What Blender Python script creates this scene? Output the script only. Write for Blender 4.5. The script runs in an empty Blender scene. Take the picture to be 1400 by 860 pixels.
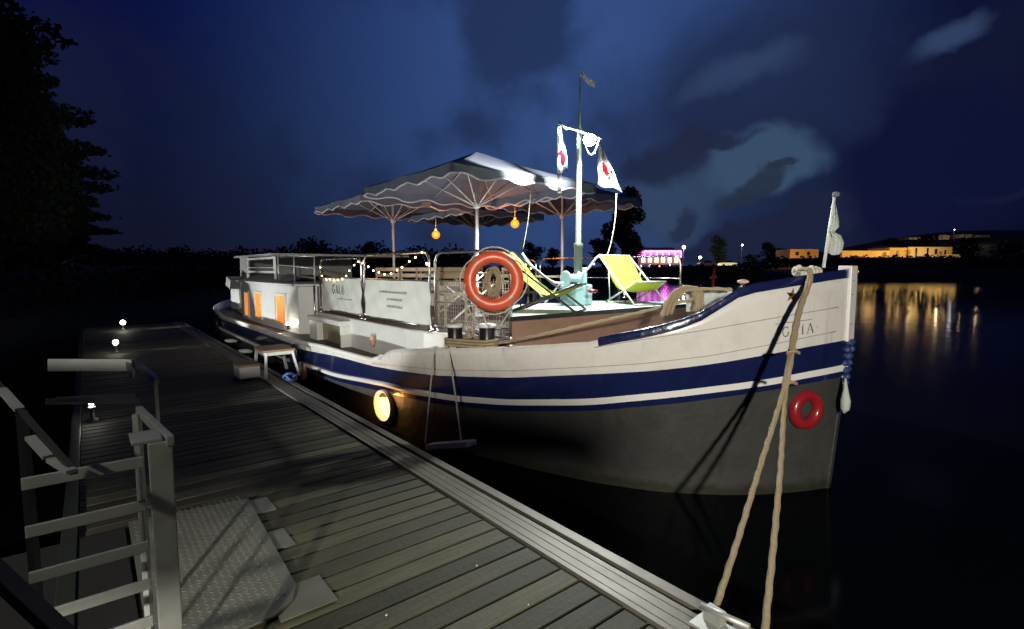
import bpy, bmesh, math, random
from mathutils import Vector, Matrix
random.seed(7)
C = bpy.context.scene.collection
# ------------------------------------------------------------------ frame
F, CX, CY, YH = 717.0, 700.0, 430.0, 368.0        # lens of the photograph (pixels of 1400 x 860)
PITCH = math.atan((CY - YH) / F)
HC = 2.0                                           # camera height over the water
AZ = math.radians(-39)
DS = Vector((math.sin(AZ), math.cos(AZ), 0)); DT = Vector((math.cos(AZ), -math.sin(AZ), 0))
def W(s, t, z): return DS * s + DT * t + Vector((0, 0, z))
def ray(u, v):
    x = (u - CX) / F; z = -(v - CY) / F
    return Vector((x, math.cos(PITCH) + z * math.sin(PITCH), -math.sin(PITCH) + z * math.cos(PITCH)))
def st(p): return p.dot(DS), p.dot(DT), p.z
CAM = Vector((0, 0, HC))
def at_z(u, v, z): r = ray(u, v); return CAM + r * ((z - HC) / r.z)
def at_t(u, v, t): r = ray(u, v); return CAM + r * (t / r.dot(DT))
def at_s(u, v, s): r = ray(u, v); return CAM + r * (s / r.dot(DS))
def at_d(u, v, d): r = ray(u, v); return CAM + r * (d / r.y)
def lerp(a, b, k): return a + (b - a) * k
def interp(tab, x):
    if x <= tab[0][0]: return tab[0][1]
    for (a, b), (c, d) in zip(tab, tab[1:]):
        if x <= c: return b + (d - b) * (x - a) / (c - a)
    return tab[-1][1]

# ------------------------------------------------------------------ materials
def mat(name, col, rough=0.6, metal=0.0, var=0.12, scale=6.0, bump=0.0, bscale=40.0, spec=0.5, coat=0.0, dirt=None, dirt_amt=0.0, emis=None, estr=0.0, trans=0.0, streak=False):
    m = bpy.data.materials.new(name); m.use_nodes = True
    nt = m.node_tree; N = nt.nodes; L = nt.links; b = N['Principled BSDF']
    tc = N.new('ShaderNodeTexCoord'); src = tc.outputs['Object']
    n1 = N.new('ShaderNodeTexNoise'); n1.inputs['Scale'].default_value = scale; n1.inputs['Detail'].default_value = 6; L.new(src, n1.inputs['Vector'])
    mx = N.new('ShaderNodeMix'); mx.data_type = 'RGBA'
    mx.inputs[6].default_value = [c * (1 - var) for c in col] + [1]; mx.inputs[7].default_value = [min(1, c * (1 + var)) for c in col] + [1]
    L.new(n1.outputs['Fac'], mx.inputs[0]); out = mx.outputs[2]
    if dirt:
        n2 = N.new('ShaderNodeTexNoise'); n2.inputs['Scale'].default_value = scale * .35; n2.inputs['Detail'].default_value = 9; n2.inputs['Roughness'].default_value = .7; L.new(src, n2.inputs['Vector'])
        rp = N.new('ShaderNodeMapRange'); rp.inputs[1].default_value = .5; rp.inputs[2].default_value = .75; rp.inputs[4].default_value = dirt_amt; L.new(n2.outputs['Fac'], rp.inputs[0])
        m2 = N.new('ShaderNodeMix'); m2.data_type = 'RGBA'; m2.inputs[7].default_value = list(dirt) + [1]; L.new(out, m2.inputs[6]); L.new(rp.outputs[0], m2.inputs[0]); out = m2.outputs[2]
    if streak:                                     # rust and dirt runs below the rail and fittings
        mp = N.new('ShaderNodeMapping'); mp.inputs['Scale'].default_value = (1, 1, .09); L.new(src, mp.inputs[0])
        n4 = N.new('ShaderNodeTexNoise'); n4.inputs['Scale'].default_value = 11; n4.inputs['Detail'].default_value = 5; L.new(mp.outputs[0], n4.inputs['Vector'])
        r4 = N.new('ShaderNodeMapRange'); r4.inputs[1].default_value = .6; r4.inputs[2].default_value = .78; r4.inputs[4].default_value = .45; L.new(n4.outputs['Fac'], r4.inputs[0])
        m4 = N.new('ShaderNodeMix'); m4.data_type = 'RGBA'; m4.inputs[7].default_value = [c * .45 for c in col[:1]] + [col[1] * .36, col[2] * .26, 1]; L.new(out, m4.inputs[6]); L.new(r4.outputs[0], m4.inputs[0]); out = m4.outputs[2]
    L.new(out, b.inputs['Base Color'])
    rr = N.new('ShaderNodeMapRange'); rr.inputs[3].default_value = max(.02, rough - .08); rr.inputs[4].default_value = min(1, rough + .08); L.new(n1.outputs['Fac'], rr.inputs[0]); L.new(rr.outputs[0], b.inputs['Roughness'])
    b.inputs['Metallic'].default_value = metal; b.inputs['Specular IOR Level'].default_value = spec; b.inputs['Coat Weight'].default_value = coat; b.inputs['Coat Roughness'].default_value = .08
    b.inputs['Transmission Weight'].default_value = trans
    if emis: b.inputs['Emission Color'].default_value = list(emis) + [1]; b.inputs['Emission Strength'].default_value = estr
    if bump:
        n3 = N.new('ShaderNodeTexNoise'); n3.inputs['Scale'].default_value = bscale; n3.inputs['Detail'].default_value = 5; L.new(src, n3.inputs['Vector'])
        bp = N.new('ShaderNodeBump'); bp.inputs['Strength'].default_value = bump; bp.inputs['Distance'].default_value = .02; L.new(n3.outputs['Fac'], bp.inputs['Height']); L.new(bp.outputs[0], b.inputs['Normal'])
    return m
M = {}
M['hull_white'] = mat('hull_white_paint', (.68, .655, .62), .28, var=.05, bump=.12, bscale=5, dirt=(.34, .28, .2), dirt_amt=.4, streak=True)
M['hull_blue'] = mat('hull_blue_paint', (.008, .013, .065), .22, var=.2, bump=.5, bscale=9, coat=1.0, streak=True)
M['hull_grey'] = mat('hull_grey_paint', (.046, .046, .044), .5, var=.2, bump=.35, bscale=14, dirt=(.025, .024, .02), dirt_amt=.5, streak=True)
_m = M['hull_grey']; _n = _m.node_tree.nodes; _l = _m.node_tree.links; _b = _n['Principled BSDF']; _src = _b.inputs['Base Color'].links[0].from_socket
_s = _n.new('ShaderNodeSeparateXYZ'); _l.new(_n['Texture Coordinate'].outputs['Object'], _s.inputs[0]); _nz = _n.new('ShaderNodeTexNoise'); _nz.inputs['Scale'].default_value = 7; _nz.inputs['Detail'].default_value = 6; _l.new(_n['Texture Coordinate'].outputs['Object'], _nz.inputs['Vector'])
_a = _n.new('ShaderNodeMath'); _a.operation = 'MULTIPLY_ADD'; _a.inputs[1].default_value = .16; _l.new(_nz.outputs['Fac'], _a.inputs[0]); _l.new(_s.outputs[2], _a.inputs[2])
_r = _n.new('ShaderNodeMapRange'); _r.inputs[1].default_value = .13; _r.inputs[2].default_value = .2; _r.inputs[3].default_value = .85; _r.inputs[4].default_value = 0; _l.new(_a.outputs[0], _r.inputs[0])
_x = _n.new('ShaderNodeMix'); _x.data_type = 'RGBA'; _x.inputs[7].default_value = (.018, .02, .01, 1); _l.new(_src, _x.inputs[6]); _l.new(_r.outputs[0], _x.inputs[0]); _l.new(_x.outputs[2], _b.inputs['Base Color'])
M['hull_stripe'] = mat('hull_stripe_paint', (.75, .73, .69), .35, var=.05, bump=.15, bscale=8)
M['white'] = mat('white_paint', (.68, .68, .66), .38, var=.07, bump=.1, bscale=12, dirt=(.35, .32, .27), dirt_amt=.3)
M['deck'] = mat('deck_paint', (.07, .045, .035), .6, var=.3, bump=.3, bscale=60)
M['brown'] = mat('brown_bulkhead_paint', (.27, .16, .11), .5, var=.18, bump=.15, bscale=20, dirt=(.1, .07, .05), dirt_amt=.5)
M['pale_green'] = mat('pale_green_deck_paint', (.45, .6, .55), .5, var=.1)
M['black'] = mat('black_paint', (.012, .012, .016), .3, var=.3)
M['steel'] = mat('stainless_steel', (.62, .6, .56), .28, 1.0, var=.08, bump=.05)
M['alu'] = mat('brushed_aluminium', (.15, .135, .11), .5, .35, var=.15, scale=9, bump=.05, bscale=60, dirt=(.08, .07, .05), dirt_amt=.5)
M['alu_dull'] = mat('dull_aluminium', (.42, .43, .4), .45, .5, var=.12, scale=12, bump=.03, bscale=90, dirt=(.2, .2, .17), dirt_amt=.6)
M['galv'] = mat('galvanised_steel', (.5, .5, .47), .5, .6, var=.2, scale=14)
M['canvas'] = mat('dark_canvas', (.18, .19, .25), .85, var=.12, bump=.3, bscale=8)
M['trim'] = mat('white_braid', (.75, .75, .78), .8, var=.05)
M['rib'] = mat('painted_umbrella_ribs', (.62, .6, .56), .45, var=.08)
M['vinyl'] = mat('banner_vinyl', (.72, .74, .68), .45, var=.06, bump=1.0, bscale=3.5)
M['ink'] = mat('banner_print', (.07, .09, .08), .6, var=.1)
M['ink_pale'] = mat('faded_banner_print', (.3, .33, .3), .6, var=.1)
M['letter'] = mat('name_lettering', (.06, .055, .05), .5, var=.1)
M['orange'] = mat('lifebuoy_orange', (.62, .085, .028), .38, var=.1, bump=.1, bscale=25, dirt=(.35, .08, .04), dirt_amt=.5)
M['red'] = mat('fender_red', (.27, .012, .018), .3, var=.2, coat=.4)
M['rope'] = mat('manila_rope', (.42, .33, .2), .9, var=.25, scale=60, bump=.8, bscale=220)
M['rope_pale'] = mat('pale_rope', (.55, .52, .42), .9, var=.2, scale=60, bump=.6, bscale=200)
M['rope_blue'] = mat('blue_rope', (.08, .14, .35), .8, var=.3, scale=60)
M['lime'] = mat('lime_sling_fabric', (.62, .72, .06), .8, var=.08, bump=.2, bscale=60)
M['frame_green'] = mat('pale_frame_paint', (.62, .68, .58), .4, var=.06)
M['frame_dark'] = mat('dark_tube', (.03, .035, .025), .4, var=.1)
M['wood'] = mat('weathered_wood', (.3, .2, .12), .7, var=.3, bump=.3)
M['wood_pale'] = mat('pale_bench_wood', (.26, .19, .12), .7, var=.2)
M['gold'] = mat('gilded_metal', (.6, .33, .06), .3, 1.0, var=.1)
M['green_box'] = mat('mint_cabinet_paint', (.42, .68, .68), .4, var=.05)
M['flag'] = mat('flag_cloth', (.17, .17, .17), .95, spec=0.0, var=.04, bump=.4, bscale=20)
M['flag_red'] = mat('flag_red_print', (.16, .0015, .003), .95, spec=0.0, var=.05)
M['cloth_grey'] = mat('grey_cloth', (.45, .48, .45), .9, var=.1, bump=.5, bscale=30)
M['tarp'] = mat('grey_tarpaulin', (.3, .3, .28), .7, var=.2, bump=.5, bscale=10)
M['bark'] = mat('bark', (.05, .035, .025), .9, var=.3, bump=.6)
M['leaf'] = mat('leaves', (.04, .065, .025), .7, var=.35, scale=2)
M['leaf_lit'] = mat('lit_leaves', (.08, .12, .04), .7, var=.35, scale=2)  # brighter copy of the leaves, lamplight put into the colour
M['bush'] = mat('bank_shrub_leaves', (.03, .045, .02), .8, var=.35, scale=1)
M['grass'] = mat('bank_grass', (.035, .045, .02), .95, var=.5, scale=.4, bump=.6, bscale=3)
M['plaster'] = mat('ochre_plaster', (.6, .42, .2), .85, var=.12, scale=.6)
M['plaster_pale'] = mat('pale_plaster', (.6, .52, .4), .85, var=.12, scale=.6)
M['roof'] = mat('roof_tiles', (.12, .08, .07), .85, var=.2)
M['dark_glass'] = mat('dark_glass', (.02, .02, .025), .08, var=.1)
M['asphalt'] = mat('bank_road_surface', (.25, .2, .15), .9, var=.2, scale=.5)
M['car'] = mat('car_paint', (.5, .5, .48), .3, var=.1)
M['pipe_red'] = mat('red_post_paint', (.55, .1, .08), .5, var=.1)
def glow(name, col, s, base=(.8, .8, .8)): return mat(name, base, .4, var=.0, emis=col, estr=s)
M['win_glow'] = glow('curtained_window_glow', (1.0, .27, .03), 1.1)
M['port_glow'] = glow('porthole_glow', (1.0, .5, .12), 2.2)
M['lamp_white'] = glow('lamp_white', (.96, 1, .95), 150)
M['lamp_bollard'] = glow('bollard_lamp_light', (1, .97, .8), 30)
M['lamp_orange'] = glow('lantern_orange', (1.0, .17, .01), 2.6, (.3, .05, .01))
M['fairy'] = glow('fairy_bulb', (1.0, .72, .32), 9)
M['led_blue'] = glow('rope_light_blue', (.25, .38, 1.0), .55)
M['violet'] = glow('violet_tube', (.8, .15, 1.0), 5)
M['street'] = glow('street_lamp_glow', (1.0, .7, .35), 40)
M['warm_win'] = glow('lit_far_window', (1.0, .55, .2), 2.5)
M['car_glow'] = glow('glowing_car_body', (.9, .85, .35), .7)  # emitting car body, lamplight put into its colour

# curtains folds in the deckhouse windows (amber light seen through pleated cloth)
def curtain():
    m = bpy.data.materials.new('amber_curtain'); m.use_nodes = True; nt = m.node_tree; b = nt.nodes['Principled BSDF']
    tc = nt.nodes.new('ShaderNodeTexCoord'); mp = nt.nodes.new('ShaderNodeMapping'); mp.inputs['Scale'].default_value = (1, 1, .12)
    n = nt.nodes.new('ShaderNodeTexNoise'); n.inputs['Scale'].default_value = 14; cr = nt.nodes.new('ShaderNodeValToRGB')
    cr.color_ramp.elements[0].position = .4; cr.color_ramp.elements[0].color = (.75, .1, .005, 1); cr.color_ramp.elements[1].position = .62; cr.color_ramp.elements[1].color = (1, .38, .05, 1)
    nt.links.new(tc.outputs['Object'], mp.inputs[0]); nt.links.new(mp.outputs[0], n.inputs['Vector']); nt.links.new(n.outputs['Fac'], cr.inputs[0])
    nt.links.new(cr.outputs[0], b.inputs['Emission Color']); b.inputs['Emission Strength'].default_value = 1.0; b.inputs['Base Color'].default_value = (.6, .2, .05, 1)
    return m
M['curtain'] = curtain()
# planks
def plank_mat():
    m = mat('weathered_deck_planks', (.064, .059, .032), .68, var=.35, scale=3, bump=.22, bscale=35, dirt=(.035, .033, .02), dirt_amt=.7)
    nt = m.node_tree; N = nt.nodes; L = nt.links; b = N['Principled BSDF']
    g = N.new('ShaderNodeNewGeometry'); mx = N.new('ShaderNodeMix'); mx.data_type = 'RGBA'; mx.blend_type = 'MULTIPLY'; mx.inputs[0].default_value = 1
    r = N.new('ShaderNodeMapRange'); r.inputs[3].default_value = .4; r.inputs[4].default_value = 1.4
    L.new(g.outputs['Random Per Island'], r.inputs[0])
    src = b.inputs['Base Color'].links[0].from_socket; L.new(src, mx.inputs[6]); L.new(r.outputs[0], mx.inputs[7])
    # wood grain stretched along the plank
    tc = N['Texture Coordinate']; mp = N.new('ShaderNodeMapping'); mp.inputs['Rotation'].default_value = (0, 0, -AZ * 0 - math.radians(39)); 
    vr = N.new('ShaderNodeVectorRotate'); vr.rotation_type = 'Z_AXIS'; vr.inputs['Angle'].default_value = math.radians(-39)
    ms = N.new('ShaderNodeMapping'); ms.inputs['Scale'].default_value = (1.5, 40, 1)
    n = N.new('ShaderNodeTexNoise'); n.inputs['Scale'].default_value = 2.0; n.inputs['Detail'].default_value = 5
    L.new(tc.outputs['Object'], vr.inputs['Vector']); L.new(vr.outputs[0], ms.inputs[0]); L.new(ms.outputs[0], n.inputs['Vector'])
    m2 = N.new('ShaderNodeMix'); m2.data_type = 'RGBA'; m2.blend_type = 'MULTIPLY'; m2.inputs[0].default_value = 1
    r2 = N.new('ShaderNodeMapRange'); r2.inputs[1].default_value = .3; r2.inputs[2].default_value = .7; r2.inputs[3].default_value = .6; r2.inputs[4].default_value = 1.15
    L.new(n.outputs['Fac'], r2.inputs[0]); L.new(mx.outputs[2], m2.inputs[6]); L.new(r2.outputs[0], m2.inputs[7]); L.new(m2.outputs[2], b.inputs['Base Color'])
    N.remove(mp)
    return m
M['plank'] = plank_mat()
# water
def water_mat():
    m = bpy.data.materials.new('river_water'); m.use_nodes = True; nt = m.node_tree; N = nt.nodes; L = nt.links; b = N['Principled BSDF']
    b.inputs['Base Color'].default_value = (.002, .003, .004, 1); b.inputs['Roughness'].default_value = .11; b.inputs['IOR'].default_value = 1.1
    tc = N.new('ShaderNodeTexCoord'); n = N.new('ShaderNodeTexNoise'); n.inputs['Scale'].default_value = 1.3; n.inputs['Detail'].default_value = 4
    bp = N.new('ShaderNodeBump'); bp.inputs['Strength'].default_value = .3; bp.inputs['Distance'].default_value = .02
    L.new(tc.outputs['Object'], n.inputs['Vector']); L.new(n.outputs['Fac'], bp.inputs['Height']); L.new(bp.outputs[0], b.inputs['Normal'])
    return m
M['water'] = water_mat()
def lozenge_mat():
    return mat('tread_plate_aluminium', (.17, .17, .14), .55, .3, var=.2, scale=5, bump=.1, bscale=80, dirt=(.1, .1, .075), dirt_amt=.75)
M['tread'] = lozenge_mat()

# ------------------------------------------------------------------ mesh builder
class MB:
    def __init__(self): self.v = []; self.f = []; self.m = []; self.sm = []
    def quad(self, pts, mi=0, smooth=False):
        n = len(self.v); self.v += [Vector(p) for p in pts]; self.f.append(tuple(range(n, n + len(pts)))); self.m.append(mi); self.sm.append(smooth)
    def grid(self, rows, mi=0, smooth=True, closed=False, mats=None):
        n = len(self.v); R = len(rows); K = len(rows[0])
        for r in rows: self.v += [Vector(p) for p in r]
        for i in range(R - 1):
            for j in range(K if closed else K - 1):
                j2 = (j + 1) % K
                self.f.append((n + i * K + j, n + i * K + j2, n + (i + 1) * K + j2, n + (i + 1) * K + j)); self.m.append(mats[i] if mats else mi); self.sm.append(smooth)
    def box(self, c, ax, ay, az_, mi=0):           # centre and three half-vectors
        c, ax, ay, az_ = Vector(c), Vector(ax), Vector(ay), Vector(az_)
        P = [c + ax * i + ay * j + az_ * k for k in (-1, 1) for j in (-1, 1) for i in (-1, 1)]
        n = len(self.v); self.v += P
        for q in ((0, 1, 3, 2), (4, 6, 7, 5), (0, 4, 5, 1), (2, 3, 7, 6), (0, 2, 6, 4), (1, 5, 7, 3)):
            self.f.append(tuple(n + i for i in q)); self.m.append(mi); self.sm.append(False)
    def sbox(self, s0, s1, t0, t1, z0, z1, mi=0):  # box in boat coordinates
        self.box(W((s0 + s1) / 2, (t0 + t1) / 2, (z0 + z1) / 2), DS * abs(s1 - s0) / 2, DT * abs(t1 - t0) / 2, Vector((0, 0, abs(z1 - z0) / 2)), mi)
    def bar(self, a, b, w, h, up=(0, 0, 1), mi=0):
        a, b = Vector(a), Vector(b); d = b - a; u = Vector(up); s = d.cross(u)
        if s.length < 1e-6: s = d.cross(Vector((1, 0, 0)))
        s.normalize(); u = s.cross(d).normalized(); self.box((a + b) / 2, d / 2, s * w / 2, u * h / 2, mi)
    def tube(self, pts, r, n=8, mi=0, cap=True, closed=False, twist=None):
        pts = [Vector(p) for p in pts]; K = len(pts); rows = []
        prev = None
        for i, p in enumerate(pts):
            if closed: d = pts[(i + 1) % K] - pts[i - 1]
            else: d = pts[min(i + 1, K - 1)] - pts[max(i - 1, 0)]
            if d.length < 1e-9: d = Vector((0, 0, 1))
            d.normalize()
            if prev is None:
                a = d.orthogonal().normalized()
            else:
                a = (prev - d * prev.dot(d))
                a = a.normalized() if a.length > 1e-6 else d.orthogonal().normalized()
            prev = a; b = d.cross(a)
            rr = r[i] if isinstance(r, (list, tuple)) else r
            rows.append([p + (a * math.cos(2 * math.pi * k / n) + b * math.sin(2 * math.pi * k / n)) * (rr * (1 + twist[1] * math.cos(3 * (2 * math.pi * k / n) + twist[0] * i)) if twist else rr) for k in range(n)])
        if closed: rows.append(rows[0])
        self.grid(rows, mi, True, True)
        if cap and not closed:
            self.quad(rows[0], mi); self.quad(rows[-1][::-1], mi)
    def lathe(self, c, prof, n=20, axis=(0, 0, 1), mi=0, mats=None):
        c = Vector(c); ax = Vector(axis).normalized(); a = ax.orthogonal().normalized(); b = ax.cross(a)
        rows = [[c + ax * h + (a * math.cos(2 * math.pi * k / n) + b * math.sin(2 * math.pi * k / n)) * r for k in range(n)] for r, h in prof]
        self.grid(rows, mi, True, True, mats)
    def torus(self, c, R, r, axis, n=40, k=12, mi=0, sq=1.0):
        c = Vector(c); ax = Vector(axis).normalized(); a = ax.orthogonal().normalized(); b = ax.cross(a); rows = []
        for i in range(n + 1):
            th = 2 * math.pi * i / n; d = a * math.cos(th) + b * math.sin(th)
            rows.append([c + d * (R + r * math.cos(2 * math.pi * j / k)) + ax * (r * sq * math.sin(2 * math.pi * j / k)) for j in range(k)])
        self.grid(rows, mi, True, True)
    def sphere(self, c, r, n=12, mi=0, sc=(1, 1, 1)):
        c = Vector(c); rows = []
        for i in range(n // 2 + 1):
            th = math.pi * i / (n // 2)
            rows.append([c + Vector((r * sc[0] * math.sin(th) * math.cos(2 * math.pi * j / n), r * sc[1] * math.sin(th) * math.sin(2 * math.pi * j / n), r * sc[2] * math.cos(th))) for j in range(n)])
        self.grid(rows, mi, True, True)
    def prism(self, poly, z0, z1, mi=0, top=None):  # poly in (s,t)
        lo = [W(s, t, z0) for s, t in poly]; hi = [W(s, t, z1) for s, t in poly]
        K = len(poly); n = len(self.v); self.v += lo + hi
        for i in range(K):
            j = (i + 1) % K; self.f.append((n + i, n + j, n + K + j, n + K + i)); self.m.append(mi); self.sm.append(False)
        self.f.append(tuple(n + i for i in range(K))[::-1]); self.m.append(mi); self.sm.append(False)
        self.f.append(tuple(n + K + i for i in range(K))); self.m.append(mi if top is None else top); self.sm.append(False)
    def build(self, name, mats, parent=None, bevel=0.0, merge=True, origin=None):
        me = bpy.data.meshes.new(name)
        o = bpy.data.objects.new(name, me); C.objects.link(o)
        if parent is not None:
            org = world_of(parent); o.parent = parent; base = org
        else:
            base = Vector(origin) if origin is not None else (Vector((0, 0, 0)))
            o.location = base
        me.from_pydata([tuple(p - base) for p in self.v], [], self.f)
        for x in (mats if isinstance(mats, (list, tuple)) else [mats]): me.materials.append(M[x] if isinstance(x, str) else x)
        for p, mi, sm in zip(me.polygons, self.m, self.sm): p.material_index = mi; p.use_smooth = sm
        if merge:
            bm = bmesh.new(); bm.from_mesh(me); bmesh.ops.remove_doubles(bm, verts=bm.verts, dist=1e-5); bmesh.ops.recalc_face_normals(bm, faces=bm.faces); bm.to_mesh(me); bm.free()
        if bevel:
            bv = o.modifiers.new('bevel', 'BEVEL'); bv.width = bevel; bv.segments = 2; bv.limit_method = 'ANGLE'
        return o
def world_of(o):
    p = Vector((0, 0, 0))
    while o is not None: p = p + o.location; o = o.parent
    return p
def tag(o, label, cat, group=None, kind=None):
    if label: o['label'] = label
    if cat: o['category'] = cat
    if group: o['group'] = group
    if kind: o['kind'] = kind
    return o
def thing(name, loc, label, cat, group=None):
    o = bpy.data.objects.new(name, None); C.objects.link(o); o.location = loc; o.empty_display_size = .2
    return tag(o, label, cat, group)
def curve(pts, n=8):                                # Catmull-Rom
    pts = [Vector(p) for p in pts]; out = []
    for i in range(len(pts) - 1):
        p0 = pts[max(i - 1, 0)]; p1 = pts[i]; p2 = pts[i + 1]; p3 = pts[min(i + 2, len(pts) - 1)]
        for k in range(n):
            x = k / n; out.append(.5 * ((2 * p1) + (p2 - p0) * x + (2 * p0 - 5 * p1 + 4 * p2 - p3) * x * x + (3 * p1 - p0 - 3 * p2 + p3) * x ** 3))
    out.append(pts[-1]); return out
def resample(pts, step):
    out = [pts[0]]; acc = 0
    for a, b in zip(pts, pts[1:]):
        L = (b - a).length; 
        while acc + L >= step:
            k = (step - acc) / L; a = a + (b - a) * k; L = (b - a).length; out.append(a); acc = 0
            if L < 1e-9: break
        acc += L
    out.append(pts[-1]); return out
def rope(mb, pts, r, n=8, mi=0, sm=8):
    p = resample(curve(pts, sm), max(.012, r * .7)); mb.tube(p, r, 9, mi, twist=(.55, .13))
def sag(a, b, d, n=8):
    a, b = Vector(a), Vector(b); return [a.lerp(b, i / n) - Vector((0, 0, d * 4 * (i / n) * (1 - i / n))) for i in range(n + 1)]

# ------------------------------------------------------------------ lettering (flat strokes laid on a surface)
def arc(cx, cy, rx, ry, a0, a1, n=12): return [(cx + rx * math.cos(math.radians(lerp(a0, a1, i / n))), cy + ry * math.sin(math.radians(lerp(a0, a1, i / n)))) for i in range(n + 1)]
GL = {  # each stroke: (points, width)
    'G': (.8, [(arc(.42, .5, .36, .48, 45, 315, 20), .1), ([(.7, .42), (.7, .14)], .12), ([(.56, .43), (.86, .43)], .05), ([(.68, .98), (.68, .72)], .04)]),
    'A': (.86, [([(.1, .02), (.42, 1.0)], .06), ([(.42, 1.0), (.76, .02)], .13), ([(.22, .36), (.64, .36)], .05), ([(0, .02), (.22, .02)], .04), ([(.62, .02), (.88, .02)], .04)]),
    'I': (.4, [([(.2, .02), (.2, .98)], .13), ([(.06, .02), (.34, .02)], .045), ([(.06, .98), (.34, .98)], .045)]),
    'J': (.4, [([(.2, .02), (.2, .86)], .13), ([(.06, .02), (.34, .02)], .045), ([(.06, .98), (.14, .98)], .08), ([(.26, .98), (.34, .98)], .08)]),
    '.': (.3, [([(.08, .5), (.2, .5)], .1)]),
}
def text(mb, s, P, gap=.22, mi=0, bold=1.0):      # P(a,b,lift) -> world point, letter height 1
    x = 0; lift = .003
    for ch in s:
        w, strokes = GL[ch]
        for pts, wd in strokes:
            wd = wd * bold; lift += .0003; L, R = [], []
            for i, p in enumerate(pts):
                a = pts[max(i - 1, 0)]; b = pts[min(i + 1, len(pts) - 1)]; dx, dy = b[0] - a[0], b[1] - a[1]; l = math.hypot(dx, dy); nx, ny = -dy / l * wd / 2, dx / l * wd / 2
                L.append(P(x + p[0] + nx, p[1] + ny, lift)); R.append(P(x + p[0] - nx, p[1] - ny, lift))
            mb.grid([L, R], mi, False)
        x += w + gap

# ================================================================== WATER, GROUND, DOCK
def flat(name, pts, m, label, kind='structure', z=None):
    mb = MB(); mb.quad(pts); o = mb.build(name, m, merge=False); tag(o, label, None, kind=kind); return o
flat('water', [(-400, -60, 0), (500, -60, 0), (500, 400, 0), (-400, 400, 0)], 'water', 'calm black river water around the moored barge')
def bank(name, row0, row1, mk, label, fn):
    pass
# far bank: one sheet from the water edge to the horizon, a levee profile with uneven edge
def noise1(x, k=0): return math.sin(x * .11 + k) * .5 + math.sin(x * .037 + 2 * k) * .8 + math.sin(x * .31 + 3 * k) * .2
mb = MB(); rows = []
prof = [(0, -.6), (3, .3), (7, 1.3), (12, 2.1), (40, 2.3), (90, 2.2), (300, 3), (700, 4)]
for d, h in prof:
    r = []
    for i in range(81):
        x = -340 + i * 12
        y0 = 82 + max(0, (-x - 40)) * .9 + noise1(x) * 1.5
        r.append(Vector((x * (1 + d / 100), y0 + d, h * (1 if h < 0 else interp([(44, 1), (56, 1.75)], x * 100 / (y0 + d + 10))) + (noise1(x * 2 + d, 1) * .15 if h > 0 else 0))))
    rows.append(r)
mb.grid(rows); tag(mb.build('far_bank', 'grass'), 'dark grassy far bank across the river', None, kind='structure')
# near bank to the left of the dock
mb = MB(); rows = []
for d, h in [(0, -.6), (1.2, .2), (3, 1.0), (6, 1.9), (20, 2.3), (60, 2.6), (150, 3)]:
    rows.append([W(-30 + i * 5, interp([(0, -1.6), (18, -1.6), (22, 1.5), (30, 6.0), (60, 20), (160, 60)], -30 + i * 5) - d + noise1(i * 5, 2) * .25, h + (noise1(i * 9 + d, 3) * .1)) for i in range(40)])
mb.grid(rows); tag(mb.build('near_bank', 'grass'), 'dark grassy near bank left of the dock', None, kind='structure')
# hill on the right
mb = MB(); rows = []
for k in range(9):
    y = 150 + k * 18; r = []
    for i in range(41):
        x = 60 + i * 8; h = 17 * math.exp(-((x - 205) / 70) ** 2) * math.sin(math.pi * min(1, k / 5 * .5)) + 2
        r.append(Vector((x, y, h + noise1(x + k * 5, 2) * .5)))
    rows.append(r)
mb.grid(rows); tag(mb.build('hill', 'grass'), 'low dark hill behind the lit houses on the right', None, kind='structure')

# pontoon dock
dock = thing('pontoon_dock', W(8, 1, 0), 'weathered plank pontoon with aluminium edge profile beside the barge', 'dock')
mb = MB(); s = -1.2; pw = .142
while s < 18.6:
    g = .007 + random.random() * .004
    dz = random.uniform(-.0015, .0015); mb.sbox(s + g, s + pw - g, -.12, 1.9, .372, .4 + dz); s += pw
mb.build('plank_deck', 'plank', dock, bevel=.0015)
mb = MB()
mb.sbox(-1.2, 18.6, 1.905, 2.1, .24, .418); mb.sbox(-1.2, 18.6, 2.13, 2.2, .24, .424); mb.sbox(-1.2, 18.6, 2.1, 2.13, .24, .385)
for k in range(3): mb.sbox(-1.2, 18.6, 1.94 + k * .06, 1.943 + k * .06, .417, .4205)
mb.build('edge_profile', 'alu', dock, bevel=.004)
mb = MB(); mb.sbox(-1.2, 18.6, -.2, -.125, .2, .43); mb.build('inner_edge_profile', 'frame_dark', dock, bevel=.004)
mb = MB()
for k in range(7): mb.sbox(-.6 + k * 2.8, 1.4 + k * 2.8, -.05, 1.85, -.25, .3)
mb.build('float', 'black', dock, bevel=.03)
for i in range(34):
    mb = MB(); ps = -1.0 + random.randint(0, 24) * pw + random.choice((.035, .105)); pt = random.choice((.35, 1.0, 1.55)) + random.uniform(-.01, .01)
    mb.lathe(W(ps, pt, .4), [(.006, -.002), (.006, .0035), (0, .004)], 8)
    mb.build('plank_screw', 'steel', dock)
# mooring cleat on the edge
cl = thing('mooring_cleat', W(1.12, 2.12, .42), 'small steel mooring cleat on the dock edge with a rope end through it', 'cleat')
mb = MB(); mb.tube([at_z(958, 828, .5), at_z(1025, 857, .5)], .014); mb.bar(at_z(966, 836, .46), at_z(988, 850, .46), .05, .07); mb.build('horn', 'galv', cl)
mb = MB(); mb.sbox(1.0, 1.22, 2.0, 2.12, .425, .437); mb.build('base_plate', 'galv', cl)

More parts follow.
